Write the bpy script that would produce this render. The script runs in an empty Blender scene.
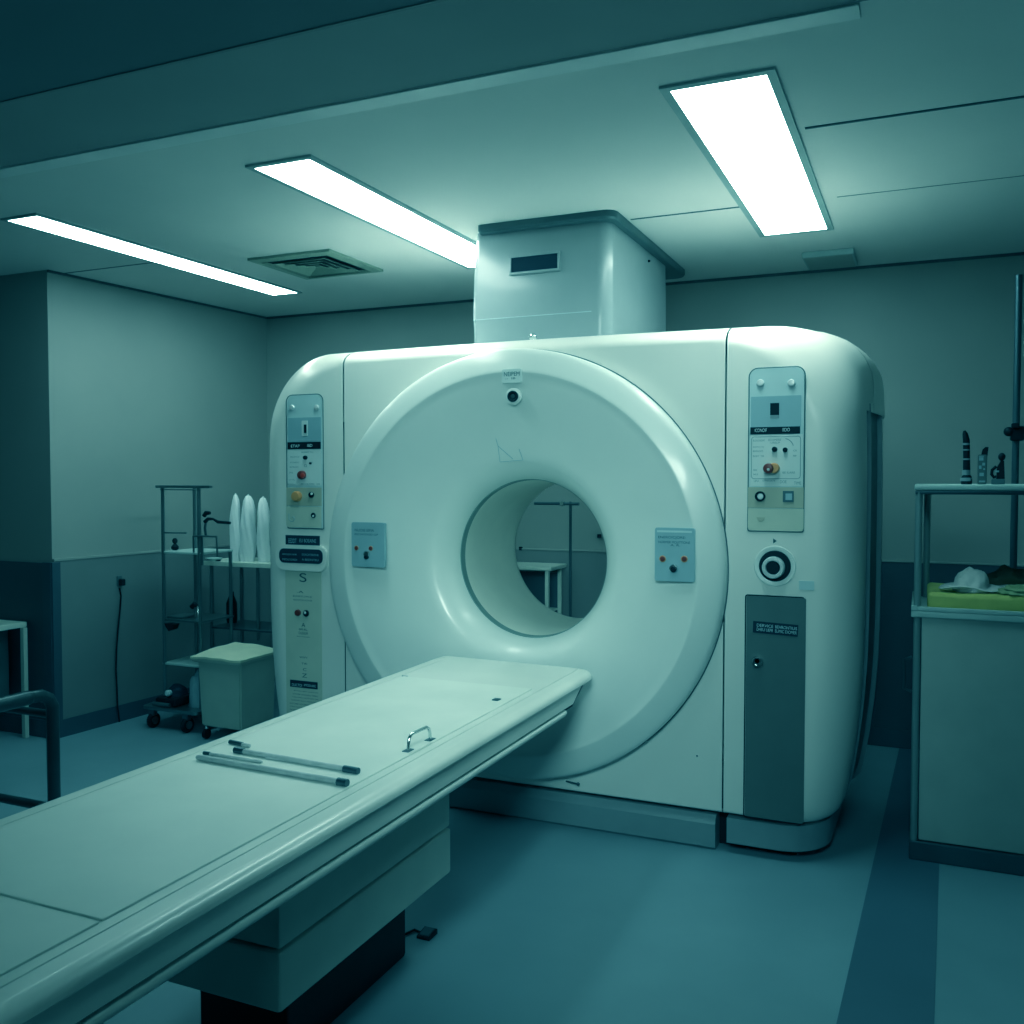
import bpy, bmesh, math, random
from mathutils import Vector, Matrix
random.seed(7)
PI = math.pi
SC = bpy.context.scene
COL = SC.collection

# ------------------------------------------------------------------ camera geometry (used to read measured points)
FPX, YAW, PIT, CH = 935.0, math.radians(23.8), math.radians(2.08), 1.4
_f = Vector((-math.sin(YAW)*math.cos(PIT), math.cos(YAW)*math.cos(PIT), -math.sin(PIT)))
_r = Vector((math.cos(YAW), math.sin(YAW), 0)); _u = _r.cross(_f)
def ray(x, y): return _f + _r*((x-512)/FPX) + _u*((512-y)/FPX)
def at_y(x, y, Y):
    d = ray(x, y); return Vector((0, 0, CH)) + d*(Y/d.y)
def at_z(x, y, z):
    d = ray(x, y); return Vector((0, 0, CH)) + d*((z-CH)/d.z)
def at_x(x, y, X):
    d = ray(x, y); return Vector((0, 0, CH)) + d*(X/d.x)

# ------------------------------------------------------------------ materials
MATS = {}
def mat(name, col, rough=0.5, metal=0.0, var=0.06, scale=8.0, bump=0.0, bscale=120.0, spec=0.5, coat=0.0):
    m = bpy.data.materials.new(name); m.use_nodes = True
    nt = m.node_tree; b = nt.nodes['Principled BSDF']
    tc = nt.nodes.new('ShaderNodeTexCoord')
    nz = nt.nodes.new('ShaderNodeTexNoise'); nz.inputs['Scale'].default_value = scale; nz.inputs['Detail'].default_value = 5
    nt.links.new(tc.outputs['Object'], nz.inputs['Vector'])
    rp = nt.nodes.new('ShaderNodeValToRGB')
    rp.color_ramp.elements[0].position = 0.3; rp.color_ramp.elements[1].position = 0.7
    rp.color_ramp.elements[0].color = tuple(c*(1-var) for c in col)+(1,)
    rp.color_ramp.elements[1].color = tuple(min(1, c*(1+var)) for c in col)+(1,)
    nt.links.new(nz.outputs['Fac'], rp.inputs['Fac']); nt.links.new(rp.outputs['Color'], b.inputs['Base Color'])
    b.inputs['Roughness'].default_value = rough; b.inputs['Metallic'].default_value = metal
    b.inputs['Specular IOR Level'].default_value = spec
    b.inputs['Coat Weight'].default_value = coat; b.inputs['Coat Roughness'].default_value = 0.08
    if bump > 0:
        n2 = nt.nodes.new('ShaderNodeTexNoise'); n2.inputs['Scale'].default_value = bscale; n2.inputs['Detail'].default_value = 4
        bp = nt.nodes.new('ShaderNodeBump'); bp.inputs['Strength'].default_value = bump; bp.inputs['Distance'].default_value = 0.004
        nt.links.new(tc.outputs['Object'], n2.inputs['Vector']); nt.links.new(n2.outputs['Fac'], bp.inputs['Height'])
        nt.links.new(bp.outputs['Normal'], b.inputs['Normal'])
    MATS[name] = m; return m
def emis(name, col, s):
    m = bpy.data.materials.new(name); m.use_nodes = True
    nt = m.node_tree; b = nt.nodes['Principled BSDF']
    b.inputs['Base Color'].default_value = (.8, .8, .8, 1)
    b.inputs['Emission Color'].default_value = col+(1,); b.inputs['Emission Strength'].default_value = s
    return m

WALL = mat('wall_paint', (.36, .365, .34), .5, var=.05, scale=2.0, bump=.08, bscale=260)
WAINS = mat('wainscot_vinyl', (.225, .235, .235), .5, var=.06, scale=3.0, bump=.05)
WAINSB = mat('wainscot_blue', (.07, .085, .105), .5, var=.08, scale=3.0)
BASEB = mat('baseboard_blue', (.065, .09, .115), .5, var=.08)
CEIL = mat('ceiling_paint', (.80, .80, .78), .75, var=.03, scale=1.5, bump=.05, bscale=200)
CEILN = mat('ceiling_near_falloff', (.14, .16, .18), .7, var=.06, scale=1.5)  # same ceiling, light falloff toward the camera painted into a darker colour
CEILM = mat('ceiling_middle_falloff', (.30, .31, .31), .7, var=.06, scale=1.5)  # half-dark step of that painted falloff
JOINT = mat('joint_dark', (.09, .11, .12), .8)
STRIPM = mat('trim_pale', (.86, .88, .88), .4, var=.08, scale=4)
FLOOR = mat('floor_vinyl', (.25, .335, .375), .42, var=.12, scale=1.6, bump=.06, bscale=350)
FLOORD = mat('floor_band', (.10, .145, .19), .45, var=.1, scale=2)
GW = mat('gantry_white', (.77, .79, .745), .34, var=.025, scale=2.5, spec=.4, coat=.15)
RW = mat('ring_white', (.74, .79, .76), .33, var=.03, scale=3, coat=.25)
BW = mat('bore_white', (.82, .84, .76), .4, var=.03)
GASK = mat('gasket_grey', (.24, .30, .28), .5)
TW = mat('table_white', (.80, .83, .77), .32, var=.035, scale=4, coat=.2)
PADM = mat('table_pad', (.78, .82, .76), .42, var=.04, scale=5)
TSIDE = mat('table_side', (.58, .62, .56), .45, var=.05)
PLN = mat('plinth_grey', (.26, .31, .33), .38, var=.06)
DOORG = mat('door_grey', (.125, .15, .145), .42, var=.05, scale=10)
PANB = mat('panel_bluegrey', (.34, .45, .50), .4, var=.05)
PANL = mat('panel_palegrey', (.55, .66, .68), .4, var=.04)
PANW = mat('panel_white', (.66, .73, .72), .4, var=.04)
BEIGE = mat('panel_beige', (.47, .46, .36), .5, var=.06)
BEIGEL = mat('panel_palebeige', (.58, .60, .50), .5, var=.05)
BLK = mat('black_plastic', (.010, .014, .018), .5, var=.2, spec=.2)
NAVY = mat('dark_label', (.02, .034, .05), .55, var=.15, spec=.15)
INK = mat('ink', (.05, .09, .10), .6)
INKG = mat('ink_grey', (.22, .30, .31), .6)
WINK = mat('white_ink', (.72, .78, .78), .6)
RED = mat('red_button', (.42, .045, .03), .35)
DRED = mat('dark_red_button', (.20, .03, .025), .35)
ORNG = mat('orange_knob', (.62, .30, .11), .4)
SCREW = mat('screw_metal', (.70, .74, .74), .3, metal=.25)
CHR = mat('chrome', (.72, .76, .76), .18, metal=1.0)
STEEL = mat('steel_tube', (.22, .27, .28), .3, metal=.85)
CARTM = mat('cart_frame', (.34, .40, .40), .35, metal=.4)
DSTEEL = mat('dark_steel', (.10, .14, .16), .35, metal=.6)
HOUS = mat('housing_white', (.37, .41, .42), .3, var=.03, coat=.3)
FLANK = mat('flank_dark', (.13, .165, .17), .4)
FLNG = mat('flange_teal', (.10, .14, .15), .4)
VENTM = mat('vent_khaki', (.36, .40, .32), .5)
FRAME = mat('light_frame', (.42, .50, .50), .5)
PLASW = mat('plastic_bag_white', (.86, .90, .92), .35, var=.05, bump=.15, bscale=25)
BINM = mat('bin_cream', (.47, .51, .44), .5, var=.05)
BINC = mat('bin_cloth', (.70, .72, .55), .7, var=.06, bump=.2, bscale=40)
CABM = mat('cabinet_grey', (.52, .56, .52), .45, var=.05)
TRAYM = mat('tray_pale', (.52, .62, .60), .4)
LIME = mat('lime_cloth', (.60, .62, .17), .75, var=.12, scale=12, bump=.25, bscale=60)
WCLO = mat('white_cloth', (.74, .75, .73), .8, var=.08, bump=.3, bscale=50)
BCLO = mat('brown_cloth', (.12, .10, .06), .9, var=.2, bump=.4, bscale=50)
OCLO = mat('olive_cloth', (.36, .42, .22), .85, var=.15, bump=.3, bscale=50)
TABW = mat('side_table_white', (.66, .70, .62), .4)
BLKT = mat('black_padding', (.03, .045, .05), .28, var=.2)
GREYROD = mat('grey_rod', (.55, .58, .58), .4, var=.12, scale=30)
DIFF = emis('light_diffuser', (.84, 1.0, .97), 13.5)

# ------------------------------------------------------------------ mesh helpers
def B(): return bmesh.new()
def box(bm, x0, x1, y0, y1, z0, z1, bev=0.0, seg=2):
    r = bmesh.ops.create_cube(bm, size=1.0)
    for v in r['verts']:
        v.co = Vector(((x0+x1)/2+v.co.x*(x1-x0), (y0+y1)/2+v.co.y*(y1-y0), (z0+z1)/2+v.co.z*(z1-z0)))
    if bev > 0:
        es = list({e for v in r['verts'] for e in v.link_edges})
        bmesh.ops.bevel(bm, geom=es, offset=bev, segments=seg, affect='EDGES', profile=.5)
    return bm
def frame_of(d):
    d = d.normalized(); a = Vector((0, 0, 1)) if abs(d.z) < .9 else Vector((1, 0, 0))
    s = d.cross(a).normalized(); return s, s.cross(d).normalized()
def tube(bm, pts, r, seg=10, closed=False, caps=True):
    pts = [Vector(p) for p in pts]; n = len(pts); rings = []
    rr = r if isinstance(r, (list, tuple)) else [r]*n
    s0 = None
    for i, p in enumerate(pts):
        if closed: d = (pts[(i+1) % n]-pts[i-1])
        else: d = (pts[min(i+1, n-1)]-pts[max(i-1, 0)])
        d = d.normalized()
        if s0 is None: s, t = frame_of(d)
        else:
            s = (s0-d*s0.dot(d)).normalized(); t = s.cross(d)
        s0 = s
        rings.append([bm.verts.new(p+(s*math.cos(2*PI*k/seg)+t*math.sin(2*PI*k/seg))*rr[i]) for k in range(seg)])
    m = n if closed else n-1
    for i in range(m):
        a, b = rings[i], rings[(i+1) % n]
        for k in range(seg): bm.faces.new((a[k], a[(k+1) % seg], b[(k+1) % seg], b[k]))
    if caps and not closed:
        bm.faces.new(rings[0][::-1]); bm.faces.new(rings[-1])
    return bm
def cyl(bm, p0, p1, r, r2=None, seg=20):
    return tube(bm, [p0, p1], [r, r if r2 is None else r2], seg)
def lathe(bm, prof, o, axis='Z', seg=32, caps=True, wob=None):
    """prof: list of (radius, distance along the axis)"""
    o = Vector(o); rings = []
    for (r, h) in prof:
        ring = []
        for k in range(seg):
            a = 2*PI*k/seg; q = r*(wob(a, h) if wob else 1)
            c, s = math.cos(a)*q, math.sin(a)*q
            ring.append(bm.verts.new(o+(Vector((c, s, h)) if axis == 'Z' else Vector((c, h, s)) if axis == 'Y' else Vector((h, c, s)))))
        rings.append(ring)
    for i in range(len(rings)-1):
        a, b = rings[i], rings[i+1]
        for k in range(seg): bm.faces.new((a[k], a[(k+1) % seg], b[(k+1) % seg], b[k]))
    if caps:
        if prof[0][0] > 1e-6: bm.faces.new(rings[0][::-1])
        if prof[-1][0] > 1e-6: bm.faces.new(rings[-1])
    return bm
def prism(bm, poly, d0, d1, axis='Y'):
    """extrude a 2-D polygon along an axis: Y: (x,z), Z: (x,y), X: (y,z)"""
    def P(p, d): return Vector((p[0], d, p[1])) if axis == 'Y' else Vector((p[0], p[1], d)) if axis == 'Z' else Vector((d, p[0], p[1]))
    a = [bm.verts.new(P(p, d0)) for p in poly]; b = [bm.verts.new(P(p, d1)) for p in poly]; n = len(poly)
    for i in range(n): bm.faces.new((a[i], a[(i+1) % n], b[(i+1) % n], b[i]))
    bm.faces.new(a[::-1]); bm.faces.new(b)
    return bm
def rrect(x0, x1, z0, z1, r, seg=5, rs=None):
    rs = rs or (r, r, r, r)   # bl, br, tr, tl
    pts = []
    for (cx, cz, a0, q) in ((x0+rs[0], z0+rs[0], PI, rs[0]), (x1-rs[1], z0+rs[1], 1.5*PI, rs[1]), (x1-rs[2], z1-rs[2], 0, rs[2]), (x0+rs[3], z1-rs[3], .5*PI, rs[3])):
        if q <= 1e-6: pts.append((cx, cz)); continue
        for k in range(seg+1):
            a = a0+.5*PI*k/seg; pts.append((cx+q*math.cos(a), cz+q*math.sin(a)))
    return pts
OFF = {}
class Lines(list): pass     # lines of lettering, one mesh each
def finish(name, bm, m, smooth=40):
    bmesh.ops.remove_doubles(bm, verts=bm.verts[:], dist=1e-5)
    bmesh.ops.recalc_face_normals(bm, faces=bm.faces[:])
    me = bpy.data.meshes.new(name); bm.to_mesh(me); bm.free()
    for p in me.polygons: p.use_smooth = True
    me.set_sharp_from_angle(angle=math.radians(smooth))
    me.materials.append(m); return me
def obj(name, bm, m, parent=None, smooth=40):
    if isinstance(bm, Lines): return [obj(name, b, m, parent, smooth) for b in bm]
    me = finish(name, bm, m, smooth)
    o = bpy.data.objects.new(name, me); COL.objects.link(o)
    if len(me.polygons) < 4000:
        wn = o.modifiers.new('weighted_normal', 'WEIGHTED_NORMAL'); wn.keep_sharp = True; wn.weight = 60
    if parent is not None:
        off = OFF[parent]; me.transform(Matrix.Translation(-off)); OFF[o] = off; o.parent = parent
    else:
        vs = [v.co for v in me.vertices]
        lo = Vector([min(v[i] for v in vs) for i in range(3)]); hi = Vector([max(v[i] for v in vs) for i in range(3)])
        c = Vector(((lo.x+hi.x)/2, (lo.y+hi.y)/2, lo.z))
        me.transform(Matrix.Translation(-c)); o.location = c; OFF[o] = c
    return o
def tag(o, label, cat, group=None):
    o['label'] = label; o['category'] = cat
    if group: o['group'] = group
    return o
def thing(name, loc, label, cat, group=None):
    o = bpy.data.objects.new(name, None); COL.objects.link(o); o.location = loc; o.empty_display_size = .1
    OFF[o] = Vector(loc); return tag(o, label, cat, group)
def struct(name, bm, m, parent=None, smooth=40):
    o = obj(name, bm, m, parent, smooth)
    if parent is None: o['kind'] = 'structure'
    return o
def dup(root, loc, label, group=None):
    r = root.copy(); COL.objects.link(r); r.location = loc; r['label'] = label
    if group: r['group'] = group
    for ch in list(root.children):
        c = ch.copy(); COL.objects.link(c); c.parent = r
        for g in list(ch.children):
            d = g.copy(); COL.objects.link(d); d.parent = c
    return r
def text(bm, s, x, z, h, Y, w=None, tilt=0.0):
    """flat lettering facing -Y: left end x, baseline z, letter height h, fitted to width w"""
    cu = bpy.data.curves.new('lettering', 'FONT'); cu.body = s; cu.size = 1.0
    o = bpy.data.objects.new('lettering', cu); COL.objects.link(o)
    bpy.context.view_layer.update()
    me = bpy.data.meshes.new_from_object(o)
    vs = [v.co.copy() for v in me.vertices]
    x0 = min(v.x for v in vs); x1 = max(v.x for v in vs); z0 = min(v.y for v in vs); z1 = max(v.y for v in vs)
    kz = h/max(z1-z0, 1e-6); kx = (w/(x1-x0)) if w else kz
    nv = []
    for v in vs:
        a = (v.x-x0)*kx; b = (v.y-z0)*kz
        nv.append(bm.verts.new((x+a*math.cos(tilt)-b*math.sin(tilt), Y, z+a*math.sin(tilt)+b*math.cos(tilt))))
    for p in me.polygons:
        try: bm.faces.new([nv[i] for i in p.vertices])
        except ValueError: pass
    bpy.data.objects.remove(o); bpy.data.curves.remove(cu); bpy.data.meshes.remove(me)

# ------------------------------------------------------------------ the room
ZC, XL, YB, XR, YN = 2.5, -4.2, 5.22, 2.3, 3.57
XF, YF = -5.6, -1.6
t_ = .1
struct('floor', box(B(), XF-.1, XR+.1, YF-.1, YB+.1, -.1, 0), FLOOR)
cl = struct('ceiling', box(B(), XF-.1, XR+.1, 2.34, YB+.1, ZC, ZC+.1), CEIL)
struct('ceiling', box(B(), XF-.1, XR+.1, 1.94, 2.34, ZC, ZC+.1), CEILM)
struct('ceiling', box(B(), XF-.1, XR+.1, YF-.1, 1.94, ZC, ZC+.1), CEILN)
struct('wall_back', box(B(), XL-.1, XR+.1, YB, YB+.1, 0, ZC), WALL)
def xl(y): return -4.262+(y-YN)*.074
def left_slab(d0, d1, z0, z1): return prism(B(), [(xl(YN)+d0, YN), (xl(YN)+d1, YN), (xl(YB)+d1, YB), (xl(YB)+d0, YB)], z0, z1, 'Z')
struct('wall_left', prism(B(), [(-5.6, YN), (xl(YN), YN), (xl(YB), YB), (-5.6, YB)], 0, ZC, 'Z'), WALL)
struct('wall_side', box(B(), XF-.1, XF, YF, YN, 0, ZC), WALL)
struct('wall_right', box(B(), XR, XR+.1, YF, YB, 0, ZC), WALL)
struct('wall_front', box(B(), XF, XR, YF-.1, YF, 0, ZC), WALL)
# wainscot cladding with a thin pale cap
struct('trim_1', left_slab(0, .012, .095, .955), WAINS)
struct('trim_2', box(B(), xl(YB), -1.0, YB-.012, YB, .095, .965), WAINS)
struct('trim_16', box(B(), -1.0, XR, YB-.012, YB, .095, .965), WAINSB)
struct('trim_3', box(B(), XF, xl(YN)-.05, YN-.012, YN, .095, .945), WAINSB)
struct('trim_4', left_slab(0, .016, .955, .967), WALL)
struct('trim_5', box(B(), XL+.07, XR, YB-.016, YB, .965, .975, .003), WALL)
struct('baseboard_left', left_slab(0, .02, 0, .095), BASEB)
struct('baseboard_back', box(B(), XL+.02, XR, YB-.02, YB, 0, .095, .004), BASEB)
struct('baseboard_side', box(B(), XF, xl(YN)-.05, YN-.02, YN, 0, .095, .004), BASEB)
# corner guard on the projecting wall end
bm = B(); XG = xl(YN); box(bm, XG-.02, XG+.022, YN-.018, YN+.035, .0, .95, .003); box(bm, XG-.05, XG+.01, YN-.022, YN-.010, .0, .95, .002)
struct('trim_6', bm, BASEB)
# ceiling: pale metal strip, dark panel joints, dark wall angle
struct('trim_7', box(B(), -3.9, -.155, 2.342, 2.412, ZC-.006, ZC, .002), STRIPM)
struct('trim_8', box(B(), XF, -.9, 1.935, 1.945, ZC-.003, ZC), WAINS)
struct('trim_9', box(B(), -.36, XR, 3.094, 3.106, ZC-.003, ZC), JOINT)
struct('trim_10', box(B(), -1.16, -.68, 3.878, 3.888, ZC-.002, ZC), JOINT)
struct('trim_11', box(B(), -4.25, -3.62, 3.66, 3.67, ZC-.002, ZC), JOINT)
struct('trim_12', left_slab(0, .012, ZC-.012, ZC), JOINT)
struct('trim_13', box(B(), XL, XR, YB-.012, YB, ZC-.014, ZC), JOINT)
struct('trim_14', box(B(), -.33, XR, 3.9, 3.905, ZC-.0015, ZC), WAINS)
# darker floor band running into the room
bm = B()
prism(bm, [(-.215, 1.6), (.02, 1.6), (.105, YB-.02), (-.10, YB-.02)], 0, .0015, 'Z')
struct('trim_15', bm, FLOORD)

# ------------------------------------------------------------------ ceiling lights
def ceiling_light(x0, x1, y0, y1, fw, label):
    t = thing('ceiling_light', ((x0+x1)/2, (y0+y1)/2, ZC-.008), label, 'ceiling light', 'recessed ceiling lights')
    bm = B()
    o = [(x0, y0), (x1, y0), (x1, y1), (x0, y1)]; i = [(x0+fw, y0+fw), (x1-fw, y0+fw), (x1-fw, y1-fw), (x0+fw, y1-fw)]
    za, zb = ZC-.008, ZC
    A = [bm.verts.new((p[0], p[1], zb)) for p in o]; Bv = [bm.verts.new((p[0], p[1], za)) for p in o]
    Cv = [bm.verts.new((p[0], p[1], za)) for p in i]; D = [bm.verts.new((p[0], p[1], ZC-.002)) for p in i]
    for k in range(4):
        j = (k+1) % 4
        for (P, Q) in ((A, Bv), (Bv, Cv), (Cv, D)): bm.faces.new((P[k], P[j], Q[j], Q[k]))
    obj('frame', bm, FRAME, t)
    obj('diffuser', box(B(), x0+fw, x1-fw, y0+fw, y1-fw, ZC-.006, ZC-.002), DIFF, t)
ceiling_light(-.70, -.382, 2.61, 4.38, .026, 'wide white ceiling light panel right of the scanner, rightmost and largest of the three')
ceiling_light(-2.205, -1.925, 2.67, 4.42, .022, 'long white ceiling light panel ending beside the ceiling housing, middle of the three')
ceiling_light(-3.60, -3.385, 2.79, 4.60, .018, 'narrow white ceiling light strip nearest the left wall, leftmost of the three')

# ------------------------------------------------------------------ ceiling vent
t = thing('ceiling_vent', (-2.875, 4.035, ZC-.02), 'square khaki air vent with nested louvres in the ceiling', 'vent')
def sq_ring(bm, cx, cy, h0, h1, z0, z1):
    A = [bm.verts.new((cx+sx*h0, cy+sy*h0, z0)) for sx, sy in ((-1, -1), (1, -1), (1, 1), (-1, 1))]
    C2 = [bm.verts.new((cx+sx*h1, cy+sy*h1, z1)) for sx, sy in ((-1, -1), (1, -1), (1, 1), (-1, 1))]
    for k in range(4): bm.faces.new((A[k], A[(k+1) % 4], C2[(k+1) % 4], C2[k]))
bm = B(); sq_ring(bm, -2.875, 4.035, .245, .20, ZC-.012, ZC-.018); sq_ring(bm, -2.875, 4.035, .245, .245, ZC-.012, ZC)
sq_ring(bm, -2.875, 4.035, .20, .20, ZC-.018, ZC-.002)
obj('frame', bm, VENTM, t)
obj('backing', box(B(), -3.075, -2.675, 3.835, 4.235, ZC-.003, ZC), BLK, t)
for h in (.158, .118, .080, .045):
    bm = B(); sq_ring(bm, -2.875, 4.035, h, h-.020, ZC-.02, ZC-.007); sq_ring(bm, -2.875, 4.035, h, h-.004, ZC-.02, ZC-.021)
    obj('louvre', bm, VENTM, t)
# small flat ceiling box near the back wall
t = thing('ceiling_access_panel', (-.445, 4.93, ZC-.03), 'small flat rectangular cover on the ceiling near the back wall, right of the wide light', 'cover')
obj('body', box(B(), -.565, -.325, 4.78, 5.08, ZC-.028, ZC, .006), FRAME, t)
obj('rim', box(B(), -.555, -.335, 4.79, 5.07, ZC-.031, ZC-.028, .001), WALL, t)

# ------------------------------------------------------------------ the scanner gantry
GX, GZ, GY = -1.515, 1.06, 3.47
BX, BZ = -1.484, 1.067   # bore axis
HW, TOP, BOT = 1.318, 1.978, .130
def inside(x, z, hw, top, bot, rt, rb):
    k = min(max((1.0-z)/.9, 0), 1); a = hw-.085*k**2.6
    k2 = max((z-1.3)/.7, 0); a -= .02*k2*k2
    tp = top-.012*(x/hw)**2
    x = abs(x)
    if x > a or z > tp or z < bot: return False
    if x > a-rt and z > tp-rt: return (x-a+rt)**2+(z-tp+rt)**2 <= rt*rt
    if x > a-rb and z < bot+rb: return (x-a+rb)**2+(z-bot-rb)**2 <= rb*rb
    return True
NA = 288
ANG = [2*PI*(k+.5)/NA for k in range(NA)]
def outline(hw, top, bot, rt=.44, rb=.07):
    res = []
    for a in ANG:
        c, s = math.cos(a), math.sin(a); lo, hi = .5, 2.2
        for _ in range(30):
            m = (lo+hi)/2
            if inside(m*c, GZ+m*s, hw, top, bot, rt, rb): lo = m
            else: hi = m
        res.append((GX+lo*c, GZ+lo*s))
    return res
def ringv(bm, pts, Y): return [bm.verts.new((p[0], Y, p[1])) for p in pts]
def bridge(bm, a, b):
    n = len(a)
    for k in range(n): bm.faces.new((a[k], a[(k+1) % n], b[(k+1) % n], b[k]))
def RT(Y):
    q = min(max((Y-3.49)/.35, 0), 1); return .40+(.20-.40)*q**.8
body = B()
prof = []
for k in range(11):
    ph = .5*PI*k/10
    prof.append((GY+.20*(1-math.cos(ph)), .15*(1-math.sin(ph)), .075*(1-math.sin(ph)), .03*(1-math.sin(ph))))
prof += [(3.72, -.004, 0, 0), (3.80, -.012, 0, 0), (3.9, -.024, 0, 0), (4.05, -.040, 0, 0), (4.2, -.046, 0, 0), (4.25, -.040, .006, .004), (4.28, .005, .02, .02), (4.30, .04, .05, .04)]
circ = [(GX+.83*math.cos(a), GZ+.83*math.sin(a)) for a in ANG]
prev = ringv(body, circ, GY)
for (Y, ix, iz, ib) in prof:
    cur = ringv(body, outline(HW-ix, TOP-iz, BOT+ib, RT(Y)), Y); bridge(body, prev, cur); prev = cur
cur = ringv(body, [(BX+.43*math.cos(a), BZ+.43*math.sin(a)) for a in ANG], 4.30); bridge(body, prev, cur)
SL, SR, g = -2.338, -.672, .0028
def cut(bm, co, no): bmesh.ops.bisect_plane(bm, geom=bm.verts[:]+bm.edges[:]+bm.faces[:], dist=1e-6, plane_co=co, plane_no=no)
for x in (SL-g, SL+g, SR-g, SR+g): cut(body, (x, 0, 0), (1, 0, 0))
for y in (3.70, 3.862, 3.868, 4.235): cut(body, (0, y, 0), (0, 1, 0))
cut(body, (0, 0, 1.65), (0, 0, 1))
for f in [f for f in body.faces if f.calc_area() < 1e-12]: body.faces.remove(f)
def pick(pred):
    nb = B(); mp = {}
    for f in body.faces:
        if pred(f.calc_center_median()):
            vs = []
            for v in f.verts:
                if v not in mp: mp[v] = nb.verts.new(v.co)
                vs.append(mp[v])
            try: nb.faces.new(vs)
            except ValueError: pass
    return nb
def in_panel(c): return abs(c.x-GX) > 1.0 and 3.70 < c.y < 4.285 and c.z < 1.65 and c.z > .13
def gap(c): return (SL-g < c.x < SL+g or SR-g < c.x < SR+g) and c.y < 3.865 or 3.862 < c.y < 3.868
gan = thing('scanner_gantry', (GX, 3.85, 0), 'large white ring-shaped medical scanner with open bore and rounded housing', 'scanner')
obj('front_cover', pick(lambda c: SL < c.x < SR and c.y < 3.862 and not gap(c)), GW, gan, 30)
sideL = obj('side_cover', pick(lambda c: c.x < SL and c.y < 3.862 and not gap(c) and not in_panel(c)), GW, gan, 30)
sideR = obj('side_cover', pick(lambda c: c.x > SR and c.y < 3.862 and not gap(c) and not in_panel(c)), GW, gan, 30)
obj('rear_cover', pick(lambda c: c.y > 3.868 and not in_panel(c)), GW, gan, 30)
body.free()
# recessed dark flank panels
ol = outline(HW-.02, TOP, BOT+.01, .25); ol2 = outline(HW+.022, TOP, BOT+.01, .25)
for sgn in (-1, 1):
    pts = sorted([p for p in ol if (p[0]-GX)*sgn > 1.0 and .125 < p[1] < 1.71], key=lambda p: p[1])
    pts2 = [q for (p, q) in sorted([(p, q) for p, q in zip(ol, ol2) if p in pts], key=lambda t: t[0][1])]
    bm = B()
    A = [bm.verts.new((p[0], 3.66, p[1])) for p in pts]; M2 = [bm.verts.new((p[0], 4.05, p[1])) for p in pts2]; C2 = [bm.verts.new((p[0], 4.282, p[1])) for p in pts2]
    for k in range(len(pts)-1): bm.faces.new((A[k], A[k+1], M2[k+1], M2[k])); bm.faces.new((M2[k], M2[k+1], C2[k+1], C2[k]))
    fp = obj('flank_panel', bm, FLANK, gan)
    for (ya, yb, src) in ((3.77, 3.81, [((p[0]*.65+q[0]*.35), p[1]) for p, q in zip(pts, pts2)]), (4.06, 4.12, pts2)):
        bm = B()
        for (q0, q1) in zip(src[:-1], src[1:]):
            vs = []
            for dx in (-.01, .018):
                for (q, yy) in ((q0, ya), (q0, yb), (q1, yb), (q1, ya)): vs.append(bm.verts.new((q[0]+sgn*dx, yy, q[1])))
            for f in ((4, 5, 6, 7), (0, 4, 7, 3), (1, 5, 6, 2)): bm.faces.new([vs[i] for i in f])
        obj('rib', bm, PLN, fp)
# front ring: rounded rim, flat band, shallow cone, flared bore mouth
prof = [(.864, 3.50), (.864, 3.432), (.8625, 3.421), (.858, 3.413), (.850, 3.407), (.838, 3.402), (.81, 3.393), (.775, 3.384), (.766, 3.382), (.761, 3.382), (.752, 3.386)]
for k in range(1, 13):
    q = k/12; prof.append((.752-.342*q, 3.386+.066*q**1.15))
prof += [(.395, 3.462), (.378, 3.475), (.362, 3.492), (.348, 3.512), (.337, 3.535), (.331, 3.553), (.329, 3.562)]
bm = lathe(B(), prof, (0, 0, 0), 'Y', 192, caps=False)
for v in bm.verts:
    q = min(max((math.hypot(v.co.x, v.co.z)-.33)/(.85-.33), 0), 1); v.co.x += BX+(-1.523-BX)*q; v.co.z += BZ+(1.052-BZ)*q
obj('front_ring', bm, RW, gan, 30)
obj('ring_shadow_gap', lathe(B(), [(.8675, 3.4695), (.8675, 3.466), (.855, 3.466)], (-1.523, 0, 1.052), 'Y', 192, caps=False), JOINT, gan)
obj('bore_gasket', lathe(B(), [(.329, 3.562), (.326, 3.564), (.3245, 3.60)], (BX, 0, BZ), 'Y', 128, caps=False), GASK, gan)
obj('bore_liner', lathe(B(), [(.3245, 3.60), (.323, 3.70), (.323, 4.12), (.328, 4.15), (.36, 4.21), (.43, 4.305)], (BX, 0, BZ), 'Y', 128, caps=False), BW, gan)
# plinths
def plinth_profile(bm, x0, x1):
    pr = [(3.492, 0), (3.478, .012), (3.474, .100), (3.480, .114), (3.494, .131), (4.2, .131), (4.2, 0)]
    prism(bm, pr, x0, x1, 'X'); return bm
obj('plinth', plinth_profile(B(), -2.30, -.70), PLN, gan, 25)
for sgn in (-1, 1):
    a, b_ = (.858, 1.215) if sgn > 0 else (.80, 1.215)
    poly = [(a, 3.475)]
    for k in range(11):
        ph = .5*PI*k/10; poly.append((b_-.17+.17*math.sin(ph), 3.475+.20*(1-math.cos(ph))))
    poly += [(b_+.01, 4.2), (a, 4.2)]
    poly = [(GX+sgn*p[0], p[1]) for p in poly]
    obj('plinth', prism(B(), poly, .040, .134, 'Z'), PLN, gan, 25)
obj('undercarriage', box(B(), GX-1.1, GX+1.1, 3.56, 4.15, 0, .135), BLK, gan)

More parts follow.
